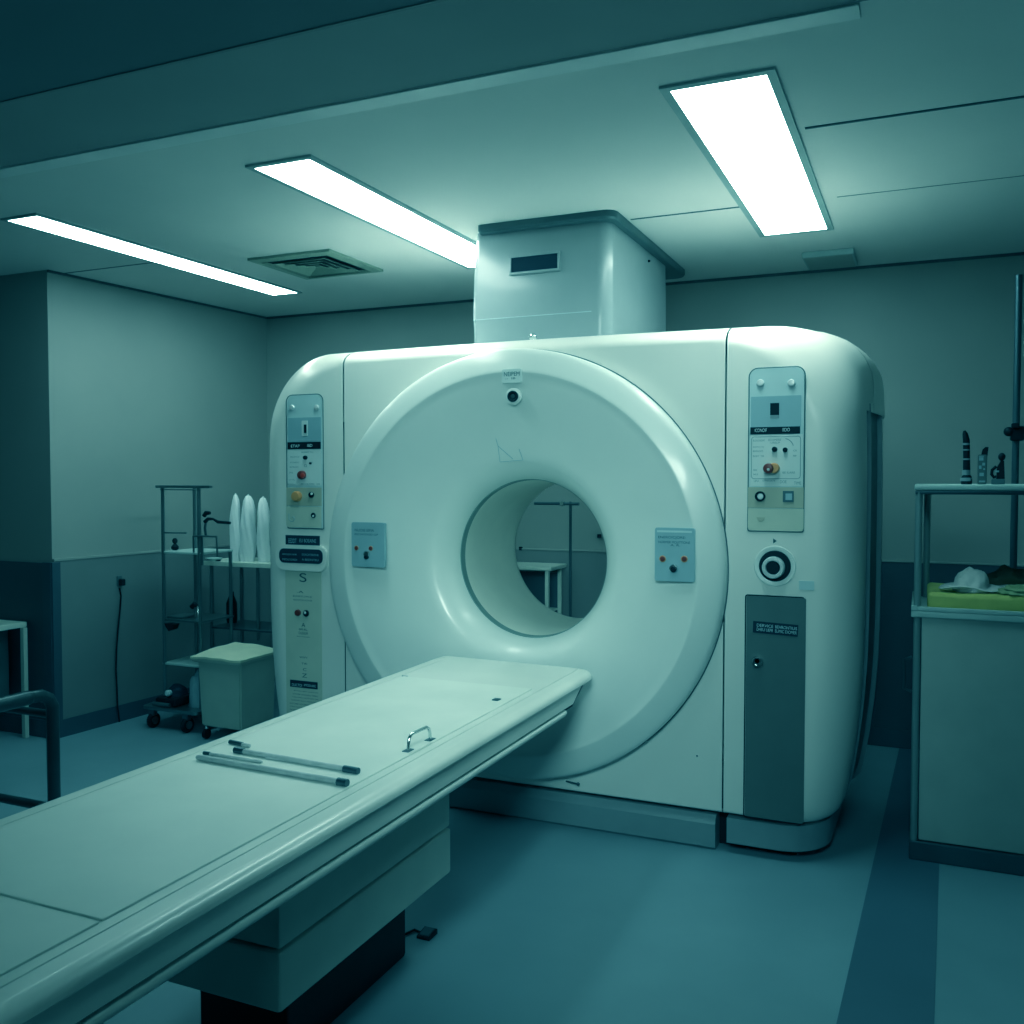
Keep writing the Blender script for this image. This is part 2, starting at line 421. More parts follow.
# ---------------------------------------------- panels set into the gantry face
def F(x, y, Y=GY):
    p = at_y(x, y, Y); return p.x, p.z
def plate(parent, name, m, x0, y0, x1, y1, Yf, th=.006, r=.004, rs=None, bev=.0012):
    """rounded plate on the face: photo-measured corners (x0,y0 upper left; x1,y1 lower right) at depth Yf"""
    ax, az = F(x0, y0, Yf); bx, bz = F(x1, y1, Yf)
    # vertical extent measured at the middle of the plate
    mx = (x0+x1)/2; az = F(mx, y0, Yf)[1]; bz = F(mx, y1, Yf)[1]
    bm = prism(B(), rrect(ax, bx, bz, az, r, 6, rs), Yf, Yf+th)
    es = [e for e in bm.edges if all(abs(v.co.y-Yf) < 1e-7 for v in e.verts)]
    if bev: bmesh.ops.bevel(bm, geom=es, offset=bev, segments=2, affect='EDGES')
    return obj(name, bm, m, parent, 35)
def pbox(bm, x0, y0, x1, y1, Yf, th=.003):
    ax, _ = F(x0, y0, Yf); bx, _ = F(x1, y1, Yf); mx = (x0+x1)/2
    box(bm, ax, bx, Yf, Yf+th, F(mx, y1, Yf)[1], F(mx, y0, Yf)[1])
def knob(parent, name, m, x, y, r, Yf, h, prof=None):
    X, Z = F(x, y, Yf)
    prof = prof or [(r, .002), (r, -h*.6), (r*.85, -h*.95), (r*.7, -h), (0.0, -h)]
    return obj(name, lathe(B(), prof, (X, Yf, Z), 'Y', 24), m, parent)
def ptext(bm, s, x0, y, x1, hpx, Yf):
    b2 = B(); bm.append(b2); bm = b2
    ax, az = F(x0, y, Yf); bx, bz = F(x1, y, Yf); h = hpx*Yf/FPX*1.08
    ym = F((x0+x1)/2, y, Yf)[1]
    text(bm, s, ax, ym, h, Yf, bx-ax)

Yp = GY-.004
# ---- right control panel
cp = plate(gan, 'control_panel', PANL, 750, 368, 802.5, 531, Yp, .008, .012, (.006, .006, .03, .03))
fr = B()
ax, az = F(750, 368, Yp); bx, bz = F(802.5, 531, Yp)
pr = rrect(ax-.003, bx+.003, F(776, 531.5, Yp)[1], F(776, 367.3, Yp)[1], .012, 6, (.007, .007, .032, .032))
tube(fr, [(p[0], Yp+.002, p[1]) for p in pr], .0022, 6, closed=True); obj('bezel', fr, FLNG, cp)
plate(cp, 'upper_plate', PANB, 751, 396, 801, 427, Yp-.002, .004, .002)
for x in (760.5, 791.5): knob(cp, 'screw', SCREW, x, 383, .013, Yp-.001, .010)
bm = B(); pbox(bm, 770.2, 403, 779, 415, Yp-.004); obj('slot', bm, BLK, cp)
bm = B(); pbox(bm, 770.2, 415.2, 779, 418.5, Yp-.0035); obj('slot_sill', bm, PLN, cp)
st = plate(cp, 'label_strip', BLK, 750.3, 426.8, 800, 434, Yp-.003, .004, .001, bev=.0006)
bm = Lines(); ptext(bm, 'ICONOIF', 754.8, 432, 766.8, 3.1, Yp-.0042); ptext(bm, 'IIDO', 782.6, 431.4, 789.8, 3.1, Yp-.0042); obj('lettering', bm, WINK, st)
lp = plate(cp, 'switch_panel', PANW, 750.5, 434.6, 802.8, 486.3, Yp-.0015, .004, .002)
bm = Lines()
for (s, x0, y, x1, h) in (('RCIAO BOIRT', 753, 441.5, 765, 1.7), ('BORTO JTO', 753, 448, 764, 1.5), ('BRDCIO', 753, 452, 763, 1.5), ('BORT  TIR', 753, 457, 764, 1.5),
                          ('ECOMERE', 768.5, 441, 781, 2.0), ('UREUP', 770.5, 443.6, 780, 1.6), ('RIE', 753.5, 471, 757, 1.6), ('BILE', 753.5, 475, 758, 1.3), ('BE ILARE', 782.5, 473.5, 795, 1.7),
                          ('LIFU', 754, 482, 758.5, 2.0), ('OMNIFORTA', 762.5, 481.6, 775, 1.8), ('DOE', 780, 483.2, 786.5, 2.6), ('TIME', 794, 484.5, 801, 2.6), ('OI', 793.3, 451.5, 796.5, 1.6), ('IB', 793.3, 456.5, 796.5, 1.4)):
    ptext(bm, s, x0, y, x1, h, Yp-.0022)
obj('lettering', bm, INKG, lp)
bm = B()
X0, Z0 = F(785, 446, Yp); R0 = .035
tube(bm, [(X0-.005+R0*math.cos(a), Yp-.002, Z0-.008+R0*math.sin(a)) for a in [math.radians(q) for q in range(15, 80, 8)]], .0012, 5)
pr = rrect(F(751.5, 460, Yp)[0], F(800.5, 460, Yp)[0], F(776, 478.6, Yp)[1], F(776, 436.5, Yp)[1], .01, 5)
tube(bm, [(p[0], Yp-.0017, p[1]) for p in pr], .0011, 5, closed=True)
obj('outline', bm, PLN, lp)
knob(cp, 'switch', BLK, 774.7, 449.3, .0095, Yp-.002, .012); knob(cp, 'switch', BLK, 785.3, 449.8, .0085, Yp-.002, .012)
k = obj('rotary_knob', lathe(B(), [(.019, 0), (.019, -.018), (.016, -.022), (0, -.022)], (F(774.5, 468.3, Yp)[0], Yp-.002, F(774.5, 468.3, Yp)[1]), 'Y', 20), ORNG, cp)
knob(k, 'red_cap', DRED, 769, 468.6, .019, Yp-.005, .03)
knob(k, 'cap_mark', WINK, 768.4, 469.6, .005, Yp-.034, .003)
bp = plate(cp, 'button_panel', BEIGE, 748, 487.3, 803.5, 508, Yp-.002, .004, .002)
knob(bp, 'button_ring', BLK, 760.3, 496.3, .0185, Yp-.002, .008, [(.0185, 0), (.0185, -.008), (.0125, -.008), (.0125, -.002), (0, -.002)])
knob(bp, 'button', WINK, 760.6, 496.5, .0115, Yp-.002, .007)
bm = B(); pbox(bm, 782.8, 491, 793.5, 502, Yp-.006, .006); o = obj('square_button', bm, DSTEEL, bp)
bm = B(); pbox(bm, 785.5, 493.5, 792, 500, Yp-.008, .003); obj('button_face', bm, PANB, o)
plate(cp, 'blank_plate', BEIGEL, 748, 508.5, 803.5, 531, Yp-.0015, .004, .004, (.012, .012, .001, .001))
bm = B(); X, Z = F(760.8, 519, Yp); prism(bm, [(X-.015, Z+.006), (X-.011, Z-.004), (X-.004, Z-.01), (X+.004, Z-.01), (X+.011, Z-.004), (X+.015, Z+.006)], Yp-.004, Yp, 'Y'); obj('latch', bm, BEIGE, cp)
# ---- big rotary control under the right panel
X, Z = F(775, 566, GY)
rk = obj('rotary_control', lathe(B(), [(.074, 0.0), (.072, -.004), (.058, -.003), (.052, .001)], (X, GY-.0005, Z), 'Y', 48, caps=False), RW, gan)
obj('dark_ring', lathe(B(), [(.056, 0), (.056, -.006), (.053, -.009), (.0, -.009)], (X, GY, Z), 'Y', 48), BLK, rk)
kb = obj('chrome_knob', lathe(B(), [(.040, -.009), (.039, -.030), (.036, -.036), (.027, -.036), (.024, -.030)], (X-.003, GY, Z-.004), 'Y', 40, caps=False), SCREW, rk)
obj('knob_centre', lathe(B(), [(.026, -.028), (.020, -.034), (0, -.034)], (X-.003, GY, Z-.004), 'Y', 32), BLK, rk)
bm = B(); X, Z = F(775, 541, GY); prism(bm, [(X-.006, Z+.009), (X-.006, Z-.009), (X+.006, Z)], GY-.0015, GY, 'Y'); obj('arrow_mark', bm, INK, gan)
plate(gan, 'tape_strip', PANL, 799, 581, 814, 590, GY-.003, .01, .001)
# ---- service door
dr = plate(gan, 'service_door', DOORG, 746.5, 597, 803.5, 820, GY-.005, .012, .006)
bm = B(); pr = rrect(F(746.5, 600, GY)[0]-.003, F(803.5, 600, GY)[0]+.003, F(775, 820, GY)[1]-.003, F(775, 597, GY)[1]+.003, .008, 4)
tube(bm, [(p[0], GY-.0005, p[1]) for p in pr], .0024, 5, closed=True); obj('door_gap', bm, BLK, dr)
X0, Z0 = F(753, 635.2, GY); X1, Z1 = F(798, 635.2, GY); til = -.035
bm = B()
c0 = Vector((X0, 0, F(753, 632, GY)[1])); W = X1-X0; Hh = .042
cs, sn = math.cos(til), math.sin(til)
prism(bm, [(c0.x+a*cs-b*sn, c0.z+a*sn+b*cs) for a, b in ((0, 0), (W, 0), (W, Hh), (0, Hh))], GY-.008, GY-.004, 'Y')
lb = obj('door_label', bm, NAVY, dr)
bm = Lines()
for (s, a, b, w) in (('DERVICE', .014, .023, .058), ('BEHRONTIUIS', .079, .023, .076), ('DHEUI UEPR', .014, .008, .058), ('ELIMIC DIOMER', .079, .008, .076)):
    b2 = B(); bm.append(b2); text(b2, s, c0.x+a*cs-b*sn, c0.z+a*sn+b*cs, .011, GY-.0086, w, til)
obj('lettering', bm, PANL, lb)
lk = knob(dr, 'lock', CHR, 758, 661, .0195, GY-.005, .022, [(.02, 0), (.02, -.018), (.017, -.022), (.013, -.022), (.012, -.016)])
knob(lk, 'keyhole', BLK, 757.2, 661, .0125, GY-.018, .003)
# ---- left control panel
cp = plate(gan, 'control_panel', PANL, 287, 395, 322.5, 528, Yp, .008, .012, (.012, .004, .03, .03))
fr = B(); pr = rrect(F(287, 460, Yp)[0]-.003, F(322.5, 460, Yp)[0]+.003, F(305, 528.6, Yp)[1], F(305, 394.5, Yp)[1], .012, 6, (.012, .006, .032, .032))
tube(fr, [(p[0], Yp+.002, p[1]) for p in pr], .0022, 6, closed=True); obj('bezel', fr, FLNG, cp)
plate(cp, 'upper_plate', PANB, 288, 417.5, 321, 441.5, Yp-.002, .004, .002)
for x in (292.3, 317): knob(cp, 'screw', SCREW, x, 407.5, .012, Yp-.001, .010)
plate(cp, 'slot_frame', PANW, 301.5, 420.5, 307.5, 436, Yp-.004, .004, .004)
bm = B(); pbox(bm, 303.8, 424.5, 306.3, 433, Yp-.0062); obj('slot', bm, BLK, cp)
st = plate(cp, 'label_strip', BLK, 287.5, 442, 320.5, 449, Yp-.003, .004, .001, bev=.0006)
bm = Lines(); ptext(bm, 'ETAP', 291, 447.5, 299.5, 3.2, Yp-.0042); ptext(bm, 'IBD', 307.3, 446.8, 312.3, 3.0, Yp-.0042); obj('lettering', bm, WINK, st)
lp = plate(cp, 'switch_panel', PANW, 287.2, 449.5, 321.5, 485.5, Yp-.0015, .004, .002)
bm = Lines()
for (s, x0, y, x1, h) in (('BOCATE UF', 290.5, 457.6, 299.5, 1.6), ('RONIEDO', 290.5, 463.2, 299, 1.6), ('BIORHED', 289.8, 467.8, 298.5, 1.6), ('ITE', 289.5, 473.5, 293, 1.7), ('DIT TIU', 289, 480.5, 294.5, 1.5), ('BOMIT TU', 301.5, 453, 313, 1.6), ('O', 304, 467, 307, 3), ('V', 309.5, 464.5, 312.5, 3), ('RADOHI', 288, 485, 295.5, 1.6), ('BECOLTERE', 301, 484.7, 314.5, 1.6), ('OE', 316.5, 484.8, 320, 1.6)):
    ptext(bm, s, x0, y, x1, h, Yp-.0022)
obj('lettering', bm, INKG, lp)
knob(cp, 'switch', BLK, 305.8, 457.6, .0095, Yp-.002, .012); knob(cp, 'switch', BLK, 310.7, 463.3, .005, Yp-.002, .008)
k = knob(cp, 'red_button', DRED, 302.6, 475, .0195, Yp-.002, .02)
knob(k, 'red_centre', RED, 302.6, 475.4, .011, Yp-.02, .005)
bp = plate(cp, 'button_panel', BEIGE, 286.3, 487.6, 321.5, 505.8, Yp-.002, .004, .002)
knob(bp, 'orange_knob', ORNG, 297.7, 496.3, .024, Yp-.002, .022)
knob(bp, 'button', BLK, 311.8, 494.8, .013, Yp-.002, .012); knob(bp, 'button_mark', WINK, 311.6, 493.8, .0055, Yp-.013, .003)
lb = plate(cp, 'blank_plate', BEIGEL, 286, 506.5, 321.3, 527.5, Yp-.0015, .004, .003, (.012, .001, .001, .001))
knob(lb, 'button', BLK, 313.5, 515.3, .012, Yp-.0015, .006); knob(lb, 'button_mark', WINK, 313.3, 516, .005, Yp-.007, .002)
bm = B(); X, Z = F(292, 518, Yp); tube(bm, [(X-.015, Yp-.002, Z+.02), (X-.015, Yp-.002, Z-.006), (X-.005, Yp-.002, Z-.016), (X+.008, Yp-.002, Z-.014), (X+.016, Yp-.002, Z-.004), (X+.01, Yp-.002, Z+.006), (X, Yp-.002, Z+.002)], .0016, 5); obj('marking', bm, PANB, lb)
# ---- labels under the left panel
st = plate(gan, 'name_label', NAVY, 285.5, 535.5, 319.5, 545, GY-.003, .006, .001, bev=.0005)
bm = Lines(); ptext(bm, 'EEDDT', 288.5, 543, 296.5, 5, GY-.0042); ptext(bm, 'EU BOEAINE', 299.5, 542.5, 316, 4, GY-.0042); obj('lettering', bm, PANB, st)
ov = plate(gan, 'oval_label', GW, 275.8, 545.5, 326, 571, GY-.016, .018, .040, bev=.003)
o2 = plate(ov, 'dark_insert', NAVY, 279, 549, 322.5, 563.3, GY-.0185, .006, .024, bev=.001)
bm = Lines()
for (s, x0, y, x1) in (('BEDJEOEIR', 282.5, 555.5, 297), ('DOICATERONE', 302, 555.8, 318.5), ('MEDCIORDI', 282.5, 560.5, 297), ('A BEONITEU', 302, 560.8, 318.5)): ptext(bm, s, x0, y, x1, 2.2, GY-.0198)
obj('lettering', bm, PANB, o2)
lo = plate(gan, 'lower_label_panel', BEIGEL, 285.3, 571, 322.2, 722, GY-.003, .006, .003)
bm = Lines()
for (s, x0, y, x1, h) in (('S', 299.5, 582, 306.5, 10), ('.A', 297, 593, 303.5, 2.5), ('BUNRTLDRCJS', 293, 597.7, 312, 2.3), ('BOARTIJCAOUIB', 293.5, 601.4, 312, 2.1),
                          ('A', 301.5, 627, 305.3, 4.5), ('IRIL', 299, 630.5, 308, 2.2), ('OUDIUIR', 298.5, 634.5, 308, 3), ('BITUTOHIAL', 297, 637.3, 310, 1.1), ('WIVV', 299.5, 658.3, 307.5, 2), ('TIE', 301.5, 664.5, 307, 2), ('C', 303, 671, 306.5, 3.2), ('Z', 302, 677.5, 307, 4.5)):
    ptext(bm, s, x0, y, x1, h, GY-.0036)
for i in range(8):
    y = 692.5+i*3.2; ptext(bm, ('BORDU IEUT ADIROJTE', 'IUTOBE UDOAIEU TERBU', 'OEUIADJ BITEOU EB')[i % 3], 294-.8*i if i < 4 else 290, y, 318, 1.4, GY-.0036)
obj('lettering', bm, INK, lo)
k = knob(lo, 'red_button', DRED, 298.3, 612.6, .015, GY-.003, .012)
knob(lo, 'dark_button', BLK, 306.4, 613.3, .015, GY-.003, .008); knob(lo, 'button_mark', WINK, 305.2, 612.6, .006, GY-.010, .003)
nt = plate(lo, 'notice', NAVY, 290, 681, 317.5, 688, GY-.0045, .003, .001, bev=.0004)
bm = Lines(); ptext(bm, 'DUCTDI', 292, 686.3, 302, 3, GY-.0055); ptext(bm, 'IMODUEC', 304, 686.8, 316, 2.6, GY-.0055); obj('lettering', bm, PANL, nt)
# ---- two switch plates on the ring
Yr = 3.372
sw = plate(gan, 'switch_plate', PANB, 351.5, 522.5, 384.5, 567, Yr, .016, .008)
bm = Lines(); ptext(bm, 'NUOIE EIFIA', 354.8, 531.6, 374, 2.9, Yr-.0006); ptext(bm, 'RECNYDOD OP', 354.8, 535.4, 378, 2.0, Yr-.0006); obj('lettering', bm, INK, sw)
for x, y in ((356.5, 548), (370.8, 548.4)): k = knob(sw, 'indicator', ORNG, x, y, .0105, Yr, .003); knob(k, 'indicator_centre', DRED, x, y, .0085, Yr-.002, .004)
k = knob(sw, 'toggle_collar', CHR, 367.3, 554, .014, Yr, .012); knob(k, 'toggle', BLK, 366.8, 557, .0085, Yr-.008, .014)
sw = plate(gan, 'switch_plate', PANB, 655, 528, 694.5, 581.5, Yr, .016, .008)
bm = Lines(); ptext(bm, 'ENEROICJORE:', 658.2, 539.3, 685.5, 3.0, Yr-.0006); ptext(bm, 'NORMER MOUTTIONE', 658.5, 543.5, 690, 2.2, Yr-.0006); ptext(bm, 'A. R.', 670.5, 546.3, 680, 2.0, Yr-.0006); obj('lettering', bm, INK, sw)
bm = B(); pbox(bm, 657, 530.6, 692, 532.6, Yr-.001, .002); obj('shine_strip', bm, PANL, sw)
for x, y in ((662.6, 558.8), (684.3, 559)): k = knob(sw, 'indicator', ORNG, x, y, .0125, Yr, .003); knob(k, 'indicator_centre', DRED, x, y, .0095, Yr-.002, .004)
k = knob(sw, 'toggle_collar', CHR, 674, 568.5, .0165, Yr, .012); knob(k, 'toggle', BLK, 673.7, 569.5, .011, Yr-.008, .012)
# ---- sticker and lens at the top of the ring
stk = plate(gan, 'sticker', PANW, 502, 369, 521, 382.8, Yr+.004, .012, .004)
bm = Lines(); ptext(bm, 'NEIPEM', 504, 376, 519.5, 4.2, Yr+.0034); ptext(bm, '--  IB', 505, 379.4, 515.3, 2, Yr+.0034); obj('lettering', bm, INK, stk)
X, Z = F(512.8, 396.3, Yr)
ln = obj('lens_mount', lathe(B(), [(.033, .016), (.033, .006), (.029, .003), (.0, .003)], (X, Yr, Z), 'Y', 32), RW, gan)
obj('lens_ring', lathe(B(), [(.022, .004), (.022, -.004), (.018, -.006), (.011, .0), (0, .0)], (X, Yr, Z), 'Y', 32), BLK, ln)
obj('lens', lathe(B(), [(.009, 0), (.008, -.003), (0, -.004)], (X, Yr, Z), 'Y', 24), STEEL, ln)
# thin drawn marks on the cone above the bore
bm = B(); Yc = 3.432
for seg in (((498, 446), (500, 462)), ((500, 462), (523, 460)), ((523, 460), (519, 449)), ((498, 446), (513, 459)), ((494, 432), (498, 446))):
    p, q = [at_y(s[0], s[1], Yc) for s in seg]; tube(bm, [p, q], .0011, 5)
obj('alignment_mark', bm, PANB, gan)
bm = B(); p = at_y(566, 781, 3.46); q = at_y(578, 784, 3.455)
tube(bm, [p, q], .003, 6); bmesh.ops.create_icosphere(bm, subdivisions=2, radius=.007, matrix=Matrix.Translation(q)); obj('cable_end', bm, DSTEEL, gan)
bm = B(); bmesh.ops.create_icosphere(bm, subdivisions=1, radius=.004, matrix=Matrix.Translation(at_y(697, 756, GY))); obj('screw', bm, DSTEEL, gan)
# fitting on top of the gantry
bm = B(); p = at_y(533, 337, 3.66); tube(bm, [p+Vector((0, 0, -.05)), p], .012, 10); bmesh.ops.create_uvsphere(bm, u_segments=14, v_segments=8, radius=.017, matrix=Matrix.Translation(p)); obj('lifting_bolt', bm, CHR, gan)

# ------------------------------------------------------------------ housing between gantry and ceiling
t = thing('ceiling_housing', (-1.525, 4.2, 1.93), 'pale boxy housing rising from the scanner top to the ceiling', 'housing')
bm = B()
levels = [(1.93, .012), (2.0, .004), (2.12, 0), (2.3, .004), (2.44, .012), (2.48, .014)]
prev = None
for (z, ins) in levels:
    poly = rrect(-1.845+ins, -1.205-ins*.3, 3.735+ins, 4.68, .06, 6, (.03, .06, .03, .03))
    ring = [bm.verts.new((p[0], p[1], z)) for p in poly]
    if prev: bridge(bm, prev, ring)
    prev = ring
bm.faces.new(prev)
obj('body', bm, HOUS, t, 35)
bm = B(); poly = rrect(-1.80, -1.175, 3.70, 4.98, .03, 5, (.02, .05, .06, .03))
lo_ = [bm.verts.new((-1.525+(p[0]+1.525)*.985, 4.33+(p[1]-4.33)*.99, 2.466)) for p in poly]; mid = [bm.verts.new((p[0], p[1], 2.476)) for p in poly]; up = [bm.verts.new((p[0], p[1], ZC)) for p in poly]
bridge(bm, lo_, mid); bridge(bm, mid, up); bm.faces.new(lo_[::-1]); bm.faces.new(up)
obj('flange', bm, FLNG, t, 30)
Yh = 3.73
ax, az = F(509, 250, Yh); bx, bz = F(560, 274, Yh)
zt, zb_ = F(534, 253, Yh)[1], F(534, 273, Yh)[1]
bm = B(); fw = .011
for (x0, x1, z0, z1) in ((ax, bx, zt-fw, zt), (ax, bx, zb_, zb_+fw), (ax, ax+fw, zb_+fw, zt-fw), (bx-fw, bx, zb_+fw, zt-fw)): box(bm, x0, x1, Yh-.004, Yh+.02, z0, z1, .002)
w = obj('window_frame', bm, HOUS, t)
obj('window', box(B(), ax+fw, bx-fw, Yh+.001, Yh+.012, zb_+fw, zt-fw), NAVY, w)
bm = B(); box(bm, -1.835, -1.285, 3.7345, 3.738, 2.095, 2.0985); obj('seam', bm, PANL, t)
bm = B(); p = at_x(649, 261, -1.2045); bmesh.ops.create_icosphere(bm, subdivisions=1, radius=.007, matrix=Matrix.Translation(p)); obj('screw', bm, BLK, t)

# ------------------------------------------------------------------ patient table
TZ = .667
pt = thing('patient_table', (-1.483, 2.0, 0), 'long white patient couch sliding toward the scanner bore', 'patient table')
XA, XB, Y0, Y1 = -1.832, -1.138, .25, 3.40
def slab_profile():
    """cross-section: flat top with two hairline grooves, generously rounded edges, small drip return"""
    pr = [(XB-.012, TZ-.031), (XB-.004, TZ-.030), (XB, TZ-.026)]
    for k in range(1, 9):
        a = .5*PI*k/8; pr.append((XB-.034+.034*math.cos(a), TZ-.024+.024*math.sin(a)))
    for gx in (XB-.068, XA+.062):
        pr += [(gx+.0018, TZ), (gx+.0010, TZ-.004), (gx-.0010, TZ-.004), (gx-.0018, TZ)]
    for k in range(8):
        a = PI/2+.5*PI*k/8; pr.append((XA+.034+.034*math.cos(a), TZ-.024+.024*math.sin(a)))
    return pr+[(XA, TZ-.026), (XA+.004, TZ-.030), (XA+.012, TZ-.031)]
bm = B()
pr = slab_profile(); rings = []
for (Y, k) in ((Y0, 1), (3.30, 1), (3.345, .998), (3.372, .993), (3.39, .985), (3.398, .976)):
    rings.append([bm.verts.new((-1.483+(p[0]+1.483)*k, Y-(.05*max(0, (p[0]+1.483)/.345)**4 if Y > 3.29 else 0), p[1])) for p in pr])
for a, b in zip(rings[:-1], rings[1:]): bridge(bm, a, b)
bm.faces.new(rings[0][::-1]); bm.faces.new(rings[-1])
obj('tabletop', bm, TW, pt, 35)
obj('pad', box(B(), XA+.085, XB-.095, Y0+.02, 1.112, TZ-.002, TZ+.004, .0025), PADM, pt)
obj('pad', box(B(), XA+.085, XB-.095, 1.118, 2.97, TZ-.002, TZ+.004, .0025), PADM, pt)
sk = B(); prism(sk, [(Y0+.05, .586), (3.15, .586), (3.245, .637), (Y0+.05, .637)], XA+.012, XB-.010, 'X'); obj('side_skirt', sk, TW, pt)
sk = B(); prism(sk, [(Y0+.06, .572), (3.17, .572), (3.31, .636), (Y0+.06, .636)], XA+.03, XB-.020, 'X'); obj('end_block', sk, BLK, pt)
for x in (XB-.022, XA+.035):
    bm = B(); tube(bm, [(x, Y0+.05, .566), (x, 3.08, .566), (x, 3.092, .568)], [.013, .013, .009], 12); obj('side_rail', bm, TW, pt)
obj('underframe', box(B(), XA+.06, XB-.040, Y0+.08, 3.07, .548, .575), DSTEEL, pt)
p_up = obj('pedestal_cover', box(B(), -1.716, -1.25, 1.60, 2.387, .388, .551, .006), TSIDE, pt)
p_lo = obj('pedestal_cover', box(B(), -1.716, -1.248, 1.596, 2.39, .25, .382, .008), TSIDE, pt)
obj('pedestal_core', box(B(), -1.70, -1.27, 1.62, 2.37, .24, .545), BLK, pt)
obj('floor_base', box(B(), -1.64, -1.37, 1.78, 2.34, 0, .25, .01), BLK, pt)
bm = B(); p = at_z(408, 752, TZ); q = at_z(430, 741, TZ)
pts = []
for (s, h) in ((0, 0), (.02, .02), (.06, .036), (.14, .043), (.3, .044), (.6, .044), (.84, .043), (.95, .036), (1.0, .02), (1.0, 0)): pts.append((p.x+(q.x-p.x)*s, p.y+(q.y-p.y)*s, TZ+h))
tube(bm, pts, .0045, 10); hd = obj('grab_handle', bm, CHR, pt)
for c in (p, q):
    obj('handle_foot', box(B(), c.x-.010, c.x+.010, c.y-.016, c.y+.016, TZ, TZ+.006, .002), DSTEEL, hd)
bm = B(); p = at_z(497, 701, TZ); box(bm, p.x-.014, p.x+.010, p.y-.014, p.y+.014, TZ, TZ+.007, .003); obj('end_clip', bm, DSTEEL, pt)
bm = B(); p = at_z(405, 677, TZ); box(bm, p.x-.012, p.x+.012, p.y-.004, p.y+.004, TZ+.002, TZ+.006, .001); obj('end_clip', bm, GREYROD, pt)

# rods lying across the couch
def rod(a, b, r, label, tip0=None, tip1=None, flat=1.0):
    za = TZ+.004
    A = at_z(a[0], a[1], za+r); Bp = at_z(b[0], b[1], za+r)
    t = thing('positioning_rod', ((A.x+Bp.x)/2, (A.y+Bp.y)/2, za), label, 'rod', 'rods lying on the couch')
    d = (Bp-A)
    obj('shaft', tube(B(), [A, A+d*.02, A+d*.98, Bp], [r*.7, r, r, r*.7], 10), GREYROD, t)
    if tip0: obj('tip', tube(B(), [A-d.normalized()*.004, A+d*tip0], r*1.25, 10), DSTEEL, t)
    if tip1: obj('tip', tube(B(), [Bp-d*tip1, Bp+d.normalized()*.004], r*1.3, 10), DSTEEL, t)
rod((197, 757), (346, 783), .0075, 'thick grey rod lying across the couch, nearest the camera of the rods', None, .05)
rod((205, 753), (262, 762), .004, 'short thin grey rod with one dark tip on the couch behind the thick rod', .09, None)
rod((236, 750), (357, 771), .0068, 'long grey rod with dark tips at both ends on the couch', .07, .1)
rod((231, 742), (250, 746), .005, 'shortest dark-tipped grey rod near the far edge of the couch', .6, None)
rod((266, 758), (330, 766), .003, 'thin bare grey rod between the two long rods on the couch')

# foot switch on the floor
p = at_z(427, 936, 0)
t = thing('foot_switch', (p.x, p.y, 0), 'small black foot switch on the floor beside the couch pedestal', 'foot switch')
bm = B(); prism(bm, [(p.y-.026, 0), (p.y+.026, 0), (p.y+.026, .015), (p.y-.026, .008)], p.x-.022, p.x+.022, 'X'); obj('base', bm, BLK, t)
bm = B(); prism(bm, [(p.y-.02, .006), (p.y+.018, .006), (p.y+.018, .019), (p.y-.02, .012)], p.x-.016, p.x+.016, 'X'); obj('pedal', bm, DSTEEL, t)
obj('cable', tube(B(), [(p.x-.02, p.y+.0, .006), (p.x-.05, p.y+.01, .005), (p.x-.06, p.y-.02, .005), (p.x-.075, p.y-.06, .005)], .004, 8), BLK, t)

# ------------------------------------------------------------------ cart at the right
CX0, CX1, CY0, CY1 = -.03, .62, 3.69, 4.16
c = thing('instrument_cart', ((CX0+CX1)/2, (CY0+CY1)/2, 0), 'pale grey cabinet cart with open steel frame top at the right edge', 'cart')
obj('cabinet', box(B(), CX0+.028, CX1-.01, CY0+.006, CY1-.02, .075, .895, .004), CABM, c)
obj('plinth', box(B(), CX0-.004, CX1+.004, CY0-.004, CY1, 0, .072, .006), DSTEEL, c)
for (x, y, r_) in ((CX0+.012, CY0+.012, .0125), (CX1-.012, CY0+.012, .0125), (CX0+.042, CY1-.03, .0125), (CX1-.012, CY1-.03, .0125)):
    obj('post', cyl(B(), (x, y, .07), (x, y, 1.35), r_, seg=14), CARTM, c)
bm = B(); box(bm, CX0-.008, CX1+.008, CY0-.008, CY1-.01, .895, .918, .004)
box(bm, CX0-.008, CX0+.012, CY0-.008, CY1-.01, .918, .938, .003); box(bm, CX1-.012, CX1+.008, CY0-.008, CY1-.01, .918, .938, .003); box(bm, CX0+.012, CX1-.012, CY0-.008, CY0+.008, .918, .934, .003)
obj('tray', bm, TRAYM, c)
obj('top_shelf', box(B(), CX0-.004, CX1+.012, CY0-.012, CY1, 1.356, 1.377, .006), TRAYM, c)
obj('shelf_edge', box(B(), CX0+.0, CX1, CY0, CY1-.01, 1.341, 1.356, .003), DSTEEL, c)
bm = B(); tube(bm, [(CX0-.004, CY0+.1, .60), (CX0-.03, CY0+.1, .61), (CX0-.03, CY0+.1, .72), (CX0-.004, CY0+.1, .73)], .006, 8); obj('side_handle', bm, DSTEEL, c)

